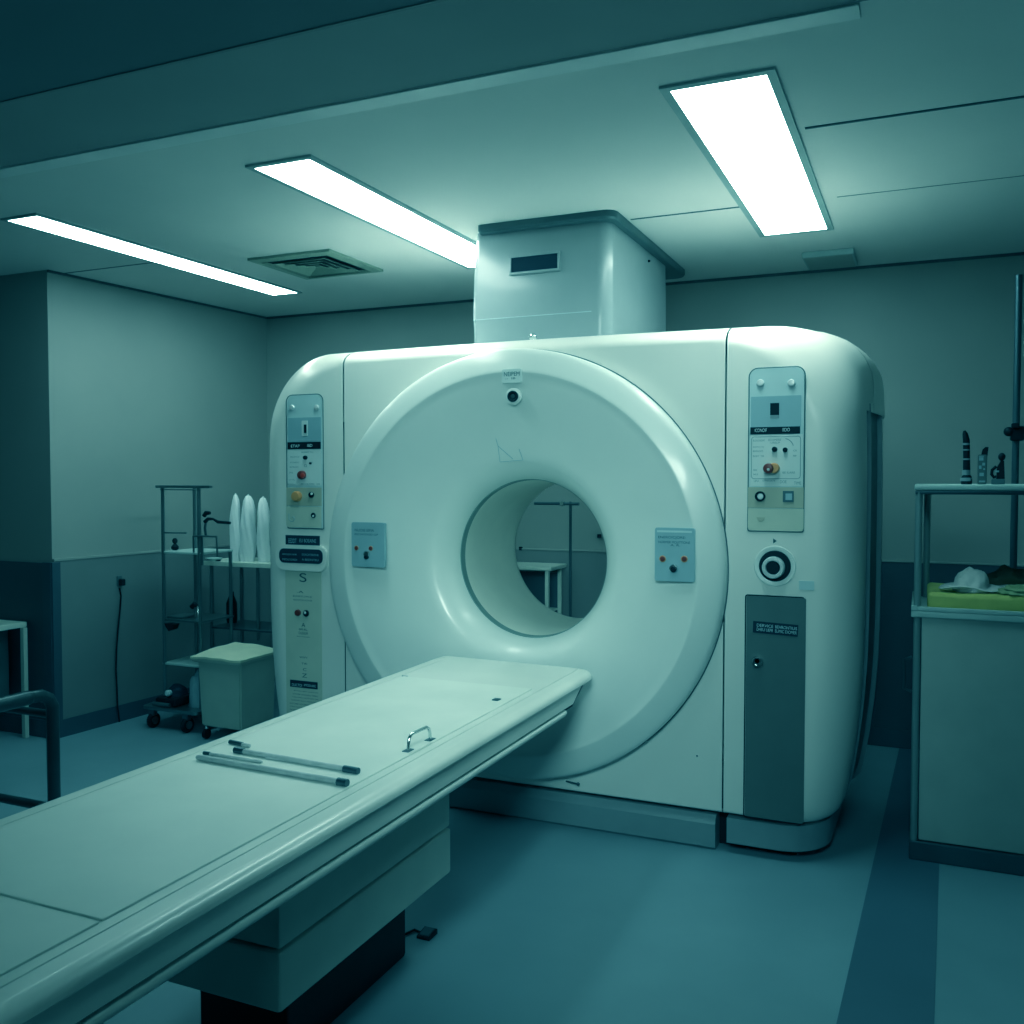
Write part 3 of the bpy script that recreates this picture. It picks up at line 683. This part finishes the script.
# things standing on the top shelf
SZ = 1.377
p = at_y(966.5, 480, 3.76)
t = thing('probe', (p.x, 3.76, SZ), 'tall slim black probe with pale bands on the cart top, leftmost of three', 'instrument', 'instruments on the cart top')
obj('base', lathe(B(), [(.017, 0), (.019, .006), (.0185, .022), (.015, .032), (0, .032)], (p.x, 3.76, SZ), 'Z', 20), BLK, t)
obj('shaft', tube(B(), [(p.x, 3.76, SZ+.03), (p.x-.001, 3.76, SZ+.10), (p.x-.003, 3.76, SZ+.16), (p.x-.007, 3.76, SZ+.183), (p.x-.010, 3.76, SZ+.194)], [.0125, .0115, .0115, .009, .004], 16), BLK, t)
for (z, hh, r_) in ((.034, .018, .0135), (.088, .006, .0125), (.122, .005, .0125), (.142, .007, .0125), (.012, .012, .0195)):
    obj('band', lathe(B(), [(r_, z), (r_, z+hh)], (p.x-.001-.002*(z > .12), 3.76, SZ), 'Z', 20, caps=False), PLN, t)
p = at_y(982, 478, 3.78)
t = thing('spray_tube', (p.x, 3.78, SZ), 'short patterned tube with angled black cap on the cart top, middle of three', 'tube', 'instruments on the cart top')
obj('body', box(B(), p.x-.015, p.x+.015, 3.768, 3.792, SZ, SZ+.108, .005), DOORG, t)
bm = B()
for (dx, z, w, h) in ((-.004, .086, .014, .012), (.004, .068, .009, .010), (-.007, .056, .008, .012), (.006, .052, .006, .006), (-.002, .030, .014, .012), (0, .008, .02, .006), (-.004, .1, .016, .003)): box(bm, p.x+dx-w/2, p.x+dx+w/2, 3.7668, 3.769, SZ+z, SZ+z+h)
obj('label_marks', bm, PANB, t)
bm = B(); prism(bm, [(p.x-.004, SZ+.108), (p.x+.016, SZ+.104), (p.x+.019, SZ+.134), (p.x+.009, SZ+.135), (p.x+.0, SZ+.126)], 3.771, 3.789, 'Y'); obj('cap', bm, BLK, t)
p = at_y(998, 477, 3.78)
t = thing('dispenser', (p.x, 3.78, SZ), 'small black hand pump with round head on the cart top, rightmost of three', 'pump', 'instruments on the cart top')
obj('base', box(B(), p.x-.022, p.x+.022, 3.765, 3.795, SZ, SZ+.02, .004), FLNG, t)
bm = B(); prism(bm, [(p.x-.006, SZ+.02), (p.x+.021, SZ+.02), (p.x+.018, SZ+.085), (p.x+.008, SZ+.085), (p.x-.004, SZ+.062)], 3.768, 3.792, 'Y'); obj('body', bm, BLK, t)
bm = B(); tube(bm, [(p.x-.006, 3.78, SZ+.065), (p.x-.019, 3.78, SZ+.052), (p.x-.021, 3.78, SZ+.036), (p.x-.013, 3.78, SZ+.026), (p.x-.002, 3.78, SZ+.03)], .0055, 10); obj('trigger', bm, BLK, t)
bm = B(); bmesh.ops.create_uvsphere(bm, u_segments=18, v_segments=10, radius=.012, matrix=Matrix.Translation((p.x+.011, 3.78, SZ+.099)) @ Matrix.Diagonal((1, 1, 1.25, 1))); obj('head', bm, BLK, t)
bm = B(); box(bm, p.x-.012, p.x+.002, 3.7655, 3.768, SZ+.044, SZ+.05); obj('highlight_plate', bm, PANB, t)

# cloths lying on the cart tray
def blob(bm, cx, cy, cz, rx, ry, rz, seed, amp=.12, freq=3.0, flat=True):
    from mathutils import noise
    g = bmesh.ops.create_icosphere(bm, subdivisions=4, radius=1.0)
    for v in g['verts']:
        n = v.co.normalized(); k = 1+amp*noise.fractal(n*freq+Vector((seed*3.1, seed*1.7, seed)), 1.0, 2.0, 3)
        q = Vector((n.x*rx*k, n.y*ry*k, n.z*rz*k))
        if flat and q.z < 0: q.z *= .08
        v.co = Vector((cx, cy, cz))+q
    return bm
from mathutils import noise
TRZ = .918
bm = B()
box(bm, CX0+.045, CX1-.05, CY0+.03, CY1-.06, TRZ, TRZ+.066, .018, 4)
bmesh.ops.subdivide_edges(bm, edges=[e for e in bm.edges if e.calc_length() > .08], cuts=10, use_grid_fill=True)
for v in bm.verts:
    d = noise.noise(v.co*14)*.006
    if v.co.z > TRZ+.01: v.co.z += d
    if v.co.z > TRZ+.004: v.co.y += noise.noise(v.co*11+Vector((3, 1, 5)))*.007
tag(obj('folded_blanket', bm, LIME), 'thick folded lime green blanket lying on the cart tray', 'blanket')
# white cap-like cloth: dome with a folded brim
p = at_y(974, 590, 3.78); bz = TRZ+.070
t = thing('cloth_cap', (p.x, 3.80, bz), 'crumpled pale grey cloth cap on the lime blanket, lightest of the cloths', 'cap')
bm = B(); blob(bm, p.x-.008, 3.80, bz, .062, .06, .082, 3, .16, 2.2); obj('crown', bm, WCLO, t)
bm = B(); N = 28; pv = None
for j, (rr, zz) in enumerate(((.05, .022), (.075, .014), (.095, .006), (.105, .012), (.10, .017))):
    ring = []
    for k in range(N):
        a = 2*PI*k/N; w = 1+.16*math.sin(2*a+.6)+.06*math.sin(5*a)
        ring.append(bm.verts.new((p.x-.004+math.cos(a)*rr*w, 3.80+math.sin(a)*rr*w*.75, bz+zz+.008*math.sin(3*a+1)*(rr/.1))))
    if pv: bridge(bm, pv, ring)
    pv = ring
for v in bm.verts: v.co.z = max(v.co.z, bz+.003)
obj('brim', bm, WCLO, t)
p = at_y(1006, 588, 3.93)
tag(obj('crumpled_cloth', blob(B(), p.x+.02, 3.95, bz, .10, .07, .075, 9, .25, 2.4), BCLO), 'dark brown crumpled cloth at the back of the lime blanket', 'cloth', 'cloths on the cart')
p = at_y(1018, 592, 3.78)
tag(obj('crumpled_cloth', blob(B(), p.x+.01, 3.765, bz, .075, .045, .032, 5, .3, 2.8), OCLO), 'olive green crumpled cloth at the right front of the lime blanket', 'cloth', 'cloths on the cart')

# tall drip stand behind the cart
def drip_stand(x, y, top, bar0, bar1, label, clampz=None, pole_r=.011, lr=.2, legs=5):
    t = thing('drip_stand', (x, y, 0), label, 'drip stand')
    obj('pole', cyl(B(), (x, y, .09), (x, y, top), pole_r, seg=14), DSTEEL, t)
    if clampz:
        bm = B(); box(bm, x-.022, x+.03, y-.03, y+.02, clampz-.03, clampz+.03, .008); bmesh.ops.create_uvsphere(bm, u_segments=14, v_segments=8, radius=.02, matrix=Matrix.Translation((x-.028, y-.02, clampz+.008)))
        box(bm, x-.02, x+.01, y-.045, y-.01, clampz+.02, clampz+.042, .006); obj('clamp', bm, BLK, t)
    if bar1 > bar0:
        bm = B(); tube(bm, [(x+bar0, y, top-.012), (x+bar1, y, top-.012)], .009, 10); bx_ = obj('cross_bar', bm, DSTEEL, t)
        obj('bar_joint', box(B(), x-.06, x-.035, y-.013, y+.013, top-.025, top+.002, .004), CHR, bx_)
    for k in range(legs):
        a = 2*PI*k/legs+.3
        lg = obj('leg', tube(B(), [(x, y, .10), (x+lr*.6*math.cos(a), y+lr*.6*math.sin(a), .085), (x+lr*math.cos(a), y+lr*math.sin(a), .065)], .011, 8), DSTEEL, t)
        q = (x+lr*math.cos(a), y+lr*math.sin(a)); obj('caster', cyl(B(), (q[0]-.01, q[1], .027), (q[0]+.01, q[1], .027), .027, seg=16), BLK, lg)
    return t
drip_stand(.345, 4.42, 2.24, 0, 0, 'tall dark steel pole with black clamp behind the cart at the right edge', 1.585, .014)
drip_stand(-1.79, 4.86, 1.27, -.215, .05, 'steel stand with crossbar seen through the scanner bore', None, .008, .11)

# table seen through the bore
t = thing('side_table', (-2.26, 5.05, 0), 'small white table seen through the scanner bore against the back wall', 'table')
obj('tabletop', box(B(), -2.60, -1.93, 4.93, 5.18, .872, .894, .005), TABW, t)
for x in (-2.57, -1.965):
    for y in (4.955, 5.155): obj('leg', box(B(), x-.011, x+.011, y-.011, y+.011, 0, .872, .003), TABW, t)
obj('back_panel', box(B(), -2.56, -1.975, 5.15, 5.16, .3, .84), BASEB, t)
obj('lower_shelf', box(B(), -2.56, -1.975, 4.95, 5.16, .62, .632, .003), TABW, t)
# small dark fittings on the back wall
for (x, y, label) in ((520.5, 548.5, 'small black wall socket seen at the left rim of the bore'), (599, 536, 'small black wall knob seen at the right rim of the bore')):
    p = at_y(x, y, YB-.012)
    t = thing('wall_socket', (p.x, YB-.02, p.z-.03), label, 'socket', 'fittings on the back wall')
    obj('plate', box(B(), p.x-.011, p.x+.011, YB-.016, YB, p.z-.011, p.z+.011, .003), BLK, t)
    obj('plug', cyl(B(), (p.x+.004, YB-.028, p.z-.004), (p.x+.004, YB-.014, p.z-.004), .006, seg=12), NAVY, t)

# ------------------------------------------------------------------ left wall: socket with plug and cord
p = at_x(119, 581, -4.22)
XL = xl(p.y)
t = thing('wall_plug', (XL+.012, p.y, p.z), 'black plug in a socket on the left wall with a cord hanging to the floor', 'plug')
obj('socket_plate', box(B(), XL+.012, XL+.018, p.y-.018, p.y+.018, p.z-.03, p.z+.03, .003), FLNG, t)
obj('plug', box(B(), XL+.016, XL+.05, p.y-.012, p.y+.014, p.z-.026, p.z+.012, .006), BLK, t)
pts = []
for (x, y, d) in ((119.5, 588, .04), (121, 596, .03), (120, 610, .02), (118, 630, .02), (116.5, 650, .02), (116, 670, .02), (117, 690, .02), (117.5, 706, .024), (119.5, 722, .035)):
    q = at_x(x, y, XL+.012+d); pts.append((q.x, q.y, max(q.z, .006)))
obj('cord', tube(B(), pts, .005, 8), BLK, t)

# ------------------------------------------------------------------ steel rack on a wheeled base
RY0, RY1 = 4.0, 4.25
a = at_y(164, 600, RY0); b = at_y(200, 600, RY0); RX0, RX1 = a.x, b.x
def zr(y, x=182): return at_y(x, y, RY0).z
t = thing('steel_rack', ((RX0+RX1)/2, 4.12, 0), 'narrow steel rack with glass shelves on a wheeled base by the left wall', 'rack')
zt = zr(486)
for (x, y) in ((RX0, RY0), (RX1, RY0), (RX0, RY1), (RX1, RY1)):
    obj('post', cyl(B(), (x, y, .125), (x, y, zr(553) if (x, y) == (RX1, RY1) else zt-.005), .0105, seg=12), STEEL, t)
bm = B(); box(bm, RX0-.04, RX1+.085, RY0-.014, RY0+.014, zt-.012, zt+.004, .003); box(bm, RX0-.01, RX1+.01, RY0-.01, RY0+.01, zt-.024, zt-.018, .002)
box(bm, RX0-.012, RX0+.012, RY0, RY1, zt-.012, zt+.002, .003); 
obj('top_frame', bm, STEEL, t)
for yy in (553, 621, 665):
    z = zr(yy); bm = B(); box(bm, RX0-.012, RX1+.012, RY0-.006, RY1+.012, z-.006, z+.006, .003); s = obj('shelf', bm, TRAYM if yy != 621 else STEEL, t)
    if yy == 553:
        obj('guard_rail', tube(B(), [(RX0, RY0, z+.11), (RX0+.17, RY0, z+.112)], .0045, 8), STEEL, s)
bm = B(); z = zr(536, 200)
tube(bm, [(RX1-.03, RY0-.01, z+.0), (RX1+.13, RY0-.01, z), (RX1+.135, RY0-.01, z-.11)], .006, 8); tube(bm, [(RX1+.02, RY0, z), (RX1+.02, RY0, z-.16)], .007, 8); tube(bm, [(RX1-.04, RY0, z), (RX1-.04, RY0, z-.1), (RX1+.02, RY0, z-.1)], .006, 8)
obj('bracket', bm, STEEL, t)
bm = B(); q = at_y(171, 625, RY0-.01); prism(bm, [(q.x-.03, q.z+.01), (q.x+.045, q.z+.01), (q.x+.03, q.z-.02), (q.x+.0, q.z-.032), (q.x-.02, q.z-.01)], RY0-.03, RY0+.01, 'Y'); obj('clamp', bm, BLK, t)
# wheeled base
bm = B(); pl = rrect(RX0-.10, RX1+.04, RY0-.08, RY1+.05, .03, 5); prism(bm, pl, .108, .125, 'Z'); obj('base_platform', bm, STEEL, t)
for (x, y) in ((RX0-.04, RY0-.05), (RX1-.05, RY0-.055), (RX0-.04, RY1+.02), (RX1, RY1+.02)):
    w = obj('caster', lathe(B(), [(.028, -.012), (.040, -.012), (.043, -.006), (.043, .006), (.040, .012), (.028, .012)], (x, y, .043), 'X', 24), BLK, t)
    obj('wheel_hub', lathe(B(), [(.022, -.016), (.022, .016)], (x, y, .043), 'X', 18), STEEL, w)
    bm = B(); box(bm, x-.02, x+.02, y-.02, y+.012, .07, .108, .004); obj('fork', bm, DSTEEL, w)
# things on the rack
q = at_y(175, 548, RY0+.08); z = zr(553)+.006
t = thing('valve', (q.x, RY0+.08, z), 'small black dumbbell-shaped valve on the upper rack shelf', 'valve')
obj('lower_bulb', lathe(B(), [(.012, 0), (.02, .008), (.021, .02), (.012, .032), (.007, .036)], (q.x, RY0+.08, z), 'Z', 16), BLK, t)
obj('upper_bulb', lathe(B(), [(.007, .036), (.014, .046), (.015, .058), (.008, .068), (0, .07)], (q.x, RY0+.08, z), 'Z', 16), BLK, t)
# arm lamp / flexible arm reaching right
q = at_y(208, 519, RY0+.02)
t = thing('flexible_arm', (q.x, RY0+.02, zr(536, 200)), 'black jointed arm clamped to the rack and reaching right', 'arm')
def P(x, y): r_ = at_y(x, y, RY0+.02); return (r_.x, r_.y, r_.z)
obj('lower_arm', tube(B(), [P(206, 536), P(205, 528), P(206, 521)], .007, 8), DSTEEL, t)
obj('head', tube(B(), [P(204, 516), P(206, 513), P(210, 513)], [.012, .013, .009], 10), BLK, t)
obj('joint', tube(B(), [P(205, 522), P(208, 519), P(213, 519)], [.012, .010, .007], 10), BLK, t)
obj('forearm', tube(B(), [P(213, 519), P(218, 522), P(230, 523)], [.006, .009, .008], 10), BLK, t)
# parts on the lower rack shelf
q = at_y(196, 608, RY0+.03); z = zr(621)+.006
t = thing('tap_fitting', (q.x, RY0+.03, z), 'black and chrome tap-like fitting on the middle rack shelf', 'fitting')
obj('body', lathe(B(), [(.018, 0), (.022, .02), (.014, .05), (.010, .08), (0, .082)], (q.x+.015, RY0+.03, z), 'Z', 16), CHR, t)
bm = B(); tube(bm, [(q.x+.015, RY0+.03, z+.075), (q.x-.01, RY0+.03, z+.088), (q.x-.03, RY0+.03, z+.07)], [.011, .014, .015], 10); obj('spout', bm, BLK, t)
q = at_y(172, 618, RY0+.03)
tag(obj('steel_tray', box(B(), q.x-.03, q.x+.08, RY0+.02, RY0+.16, z, z+.012, .004), STEEL), 'flat shiny steel tray on the middle rack shelf', 'tray')
bz = .125
q = at_y(172, 700, RY0)
t = thing('pump_unit', (RX0+.04, RY0+.03, bz), 'dark low pump with a pale knob on the rack base', 'pump')
obj('body', box(B(), RX0-.03, RX0+.12, RY0-.05, RY0+.12, bz, bz+.05, .014), BLK, t)
obj('cover', blob(B(), RX0+.05, RY0+.04, bz+.05, .055, .06, .06, 2, .12, 2), NAVY, t)
obj('knob', lathe(B(), [(.016, 0), (.018, -.02), (.012, -.028), (0, -.028)], (RX0+.055, RY0-.02, bz+.075), 'Y', 16), PANL, t)
obj('foot_bar', tube(B(), [(RX0-.03, RY0-.06, bz+.014), (RX0+.09, RY0-.06, bz+.014)], .012, 10), STEEL, t)
tag(obj('plastic_bag', blob(B(), RX1-.06, RY0+.05, bz, .055, .05, .20, 6, .18, 2.5), PANB), 'greyish crumpled plastic bag standing on the rack base', 'bag')

# ------------------------------------------------------------------ white work table with wrapped packs
WY0, WY1 = 4.34, 4.68
a = at_y(200, 561, WY0); wz = a.z
# keep the work table clear of the rack: it starts right of it
t = thing('work_table', (-3.4, 4.5, 0), 'cream topped steel work table behind the bin, left of the scanner', 'table')
WX0, WX1 = a.x, -3.0
pl = rrect(WX0, WX1, WY0, WY1, .03, 5)
obj('tabletop', prism(B(), pl, wz-.024, wz, 'Z'), TABW, t)
for (x, y) in ((WX0+.05, WY0+.04), (WX1-.05, WY0+.04), (WX0+.05, WY1-.03), (WX1-.05, WY1-.03)):
    obj('leg', cyl(B(), (x, y, 0), (x, y, wz-.024), .012, seg=12), STEEL, t)
x_ = at_y(257, 600, WY0+.04).x
obj('strut', cyl(B(), (x_, WY0+.05, .45), (x_, WY0+.05, wz-.02), .010, seg=10), STEEL, t)
obj('lower_shelf', box(B(), WX0+.04, WX1-.04, WY0+.03, WY1-.02, .50, .512, .003), DSTEEL, t)
q = at_y(236, 590, WY1-.1)
tag(obj('canister', lathe(B(), [(.03, 0), (.033, .02), (.033, .12), (.022, .15), (.014, .17), (.014, .19), (0, .19)], (q.x, WY0+.2, .512), 'Z', 20), BLK), 'dark canister on the lower shelf of the cream topped table', 'canister')
tag(obj('storage_box', box(B(), -3.42, -3.2, WY0+.1, WY0+.3, .512, .65, .008), BASEB), 'dark blue box on the lower shelf of the cream topped table', 'box')
def pack(x, ytop, ybase, w, seed, label):
    Yw = WY0+.10
    c_ = at_y(x, ybase, Yw); tp = at_y(x, ytop, Yw); h = tp.z-wz; r_ = w*Yw/FPX/2*1.02
    t = thing('wrapped_pack', (c_.x, Yw, wz), label, 'pack', 'white wrapped packs on the work table')
    prof = [(r_*.78, 0), (r_*.95, h*.10), (r_*1.0, h*.35), (r_*.97, h*.60), (r_*.86, h*.78), (r_*.64, h*.91), (r_*.34, h*.98), (0.001, h)]
    fine = []
    for i in range(len(prof)-1):
        for j in range(4):
            q = j/4; fine.append((prof[i][0]*(1-q)+prof[i+1][0]*q, prof[i][1]*(1-q)+prof[i+1][1]*q))
    fine.append(prof[-1])
    wob = lambda a, z: 1+.13*math.sin(3*a+seed+z*9)+.09*math.sin(5*a-seed*2+z*20)+.05*math.sin(8*a+seed*3+z*45)+.10*math.sin(z*26+seed*5)*math.cos(a)
    obj('wrap', lathe(B(), fine, (c_.x, Yw, wz), 'Z', 40, wob=wob), PLASW, t, 60)
    bm = B(); tube(bm, [(c_.x+r_*.1, Yw, tp.z-.012), (c_.x+r_*.1, Yw-.003, tp.z+.004)], [.006, .004], 8); obj('twist_tip', bm, PLASW, t)
pack(236, 494, 556, 12.3, 1.0, 'slim white wrapped pack on the work table, leftmost of three')
pack(248.5, 495, 556, 18.3, 2.4, 'broad white wrapped pack on the work table, middle of three')
pack(263.5, 497, 555, 15.5, 4.1, 'white wrapped pack on the work table partly behind the scanner, rightmost of three')
q = at_z(234, 559, wz)
t = thing('scissors', (q.x, WY0+.03, wz), 'small black handled clamp lying at the front of the work table', 'clamp')
obj('handle', box(B(), q.x-.025, q.x+.03, WY0+.018, WY0+.04, wz, wz+.008, .003), BLK, t)
obj('blade', box(B(), q.x-.09, q.x-.025, WY0+.025, WY0+.034, wz, wz+.004, .001), STEEL, t)
q = at_z(256, 556, wz)
tag(obj('kidney_dish', lathe(B(), [(.03, 0), (.04, .004), (.048, .016), (.05, .018), (.046, .016), (.036, .006), (0, .005)], (q.x, WY0+.04, wz), 'Z', 24), TRAYM), 'shallow pale dish at the front right of the work table', 'dish')

# ------------------------------------------------------------------ cream bin on casters
BY0 = 3.86
def bp_(x, y): return at_y(x, y, BY0)
bl = bp_(198, 722); br = bp_(241, 726); tl = bp_(195, 662)
bx0, bx1, bz0, bz1 = bl.x, br.x, .075, bp_(215, 659).z
byb = BY0+.30
t = thing('linen_bin', ((bx0+bx1)/2, BY0+.15, 0), 'cream rectangular bin on casters with a lid of folded cloth', 'bin')
bm = B(); ins = .012
lo_ = [bm.verts.new(v) for v in ((bx0+ins, BY0+ins, bz0), (bx1-ins, BY0+ins, bz0), (bx1-ins, byb-ins, bz0), (bx0+ins, byb-ins, bz0))]
up = [bm.verts.new(v) for v in ((bx0, BY0, bz1), (bx1, BY0, bz1), (bx1, byb, bz1), (bx0, byb, bz1))]
bridge(bm, lo_, up); bm.faces.new(lo_[::-1]); bm.faces.new(up)
bmesh.ops.bevel(bm, geom=bm.edges[:], offset=.008, segments=2, affect='EDGES')
obj('body', bm, BINM, t)
obj('rim', box(B(), bx0-.022, bx1+.018, BY0-.02, byb+.015, bz1-.02, bz1+.006, .006), BINM, t)
for (x, y) in ((bx0+.03, BY0+.03), (bx1-.03, BY0+.03), (bx0+.03, byb-.03), (bx1-.03, byb-.03)):
    w = obj('caster', lathe(B(), [(.015, -.009), (.026, -.009), (.028, 0), (.026, .009), (.015, .009)], (x, y, .028), 'X', 20), BLK, t)
    obj('stem', cyl(B(), (x, y, .03), (x, y, .08), .007, seg=10), CHR, w)
bm = B()
nx, ny = 22, 22; gr = []
for i in range(nx+1):
    row = []
    for j in range(ny+1):
        u_, v_ = i/nx, j/ny
        x = bx0-.026+(bx1-bx0+.05)*u_; y = BY0-.024+(byb-BY0+.045)*v_
        e = min(u_, 1-u_, v_, 1-v_); z = bz1+.010+.035*min(1, e*5)*(0.6+.4*v_)+.012*noise.noise(Vector((x*9, y*9, 3)))
        row.append((x, y, z))
    gr.append(row)
V1 = [[bm.verts.new(p) for p in row] for row in gr]; V2 = [[bm.verts.new((p[0], p[1], min(p[2]-.012, bz1+.0065))) for p in row] for row in gr]
for i in range(nx):
    for j in range(ny):
        bm.faces.new((V1[i][j], V1[i+1][j], V1[i+1][j+1], V1[i][j+1])); bm.faces.new((V2[i][j], V2[i][j+1], V2[i+1][j+1], V2[i+1][j]))
for i in range(nx):
    for j in (0, ny): bm.faces.new((V1[i][j], V1[i+1][j], V2[i+1][j], V2[i][j]))
for j in range(ny):
    for i in (0, nx): bm.faces.new((V1[i][j], V1[i][j+1], V2[i][j+1], V2[i][j]))
tag(obj('folded_cloth', bm, BINC), 'pale yellow folded cloth lying over the top of the cream bin', 'cloth')

# ------------------------------------------------------------------ desk at the far left
DY0, DY1 = 3.2, 3.54
q = at_y(27, 625, DY1); dz = at_y(20, 621, DY1).z; DX1 = q.x
t = thing('side_desk', (DX1-.4, 3.34, 0), 'cream edged desk against the dark wall at the left edge', 'desk')
obj('desktop', box(B(), DX1-.9, DX1, DY0, DY1, dz-.028, dz, .004), TABW, t)
obj('leg', box(B(), DX1-.005, DX1+.022, DY1-.04, DY1-.015, 0, dz-.028, .003), TABW, t)
obj('leg', box(B(), DX1-.89, DX1-.85, DY1-.05, DY1-.01, 0, dz-.028, .003), TABW, t)
obj('leg', box(B(), DX1-.89, DX1-.85, DY0+.02, DY0+.05, 0, dz-.028, .003), TABW, t)
dr = obj('drawer_unit', box(B(), DX1-.86, DX1-.12, DY0+.06, DY1-.02, .22, dz-.03, .004), FLNG, t)
obj('drawer_front', box(B(), DX1-.5, DX1-.14, DY0+.05, DY0+.06, dz-.11, dz-.05, .003), PLN, dr)

# ------------------------------------------------------------------ black tubular walking frame at the left edge
WYF = 2.60
q = at_y(52.5, 705, WYF); fx = q.x; fz = at_y(45, 699, WYF).z+.032
t = thing('walking_frame', (fx-.27, 2.35, 0), 'black tubular walking frame with a bent top rail at the left edge', 'walking frame')
R_ = .028
for (x, nm) in ((fx, 'side_tube'), (fx-.56, 'side_tube')):
    pts = [(x, 2.02, .03), (x, 2.02, fz-.10), (x, 2.04, fz-.04), (x, 2.09, fz)]
    pts += [(x, WYF-.10, fz), (x, WYF-.05, fz-.004), (x, WYF-.018, fz-.022), (x, WYF, fz-.055), (x, WYF, fz-.10), (x, WYF, .03)]
    o = obj(nm, tube(B(), pts, R_*.86, 16), BLKT, t)
    obj('grip', tube(B(), [(x, 2.12, fz), (x, 2.13, fz), (x, WYF-.11, fz), (x, WYF-.10, fz)], [R_*.9, R_, R_, R_*.9], 16), BLKT, o)
    for y in (2.02, WYF): obj('rubber_foot', lathe(B(), [(R_*1.25, 0), (R_*1.25, .03), (R_*.9, .05)], (x, y, 0), 'Z', 16), BLK, o)
obj('cross_bar', tube(B(), [(fx, WYF, fz-.09), (fx-.56, WYF, fz-.09)], .016, 12), BLKT, t)
obj('cross_bar', tube(B(), [(fx, WYF, .10), (fx-.56, WYF, .10)], .018, 12), BLKT, t)

# ------------------------------------------------------------------ light, world, camera
ld = bpy.data.lights.new('gantry_fill', 'AREA'); lo = bpy.data.objects.new('gantry_fill', ld); COL.objects.link(lo)  # unseen fill lamp, added to brighten the gantry face
ld.shape = 'DISK'; ld.size = 1.1; ld.energy = 8.2; ld.color = (.84, 1.0, .97); ld.spread = math.radians(52)
lo.location = (-.35, .15, 2.42); lo.rotation_euler = (Vector((-1.45, 3.47, 1.0))-lo.location).to_track_quat('-Z', 'Y').to_euler()
w = bpy.data.worlds.new('world'); SC.world = w; w.use_nodes = True
bg = w.node_tree.nodes['Background']; bg.inputs['Color'].default_value = (.02, .10, .13, 1); bg.inputs['Strength'].default_value = .15
cam = bpy.data.cameras.new('camera'); co = bpy.data.objects.new('camera', cam); COL.objects.link(co)
co.location = (0, 0, CH); co.rotation_euler = (PI/2-PIT, 0, YAW)
cam.sensor_width = 36; cam.lens = FPX/1024*36; cam.clip_start = .05
SC.camera = co
SC.view_settings.view_transform = 'Standard'
SC.view_settings.look = 'None'
SC.view_settings.exposure = 0.0
# teal film stock: red falls away in the shadows, blue lifts a little
SC.view_settings.use_curve_mapping = True
cm = SC.view_settings.curve_mapping; cm.use_clip = False; cm.extend = 'EXTRAPOLATED'
for ci, fn in ((0, lambda x: x**1.5), (2, lambda x: .94*x**.9)):
    cv = cm.curves[ci]
    for x in (.01, .03, .07, .14, .25, .4, .6, .8): cv.points.new(x, fn(x))
    cv.points[0].location = (0, 0); cv.points[len(cv.points)-1].location = (1, fn(1))
cm.update()
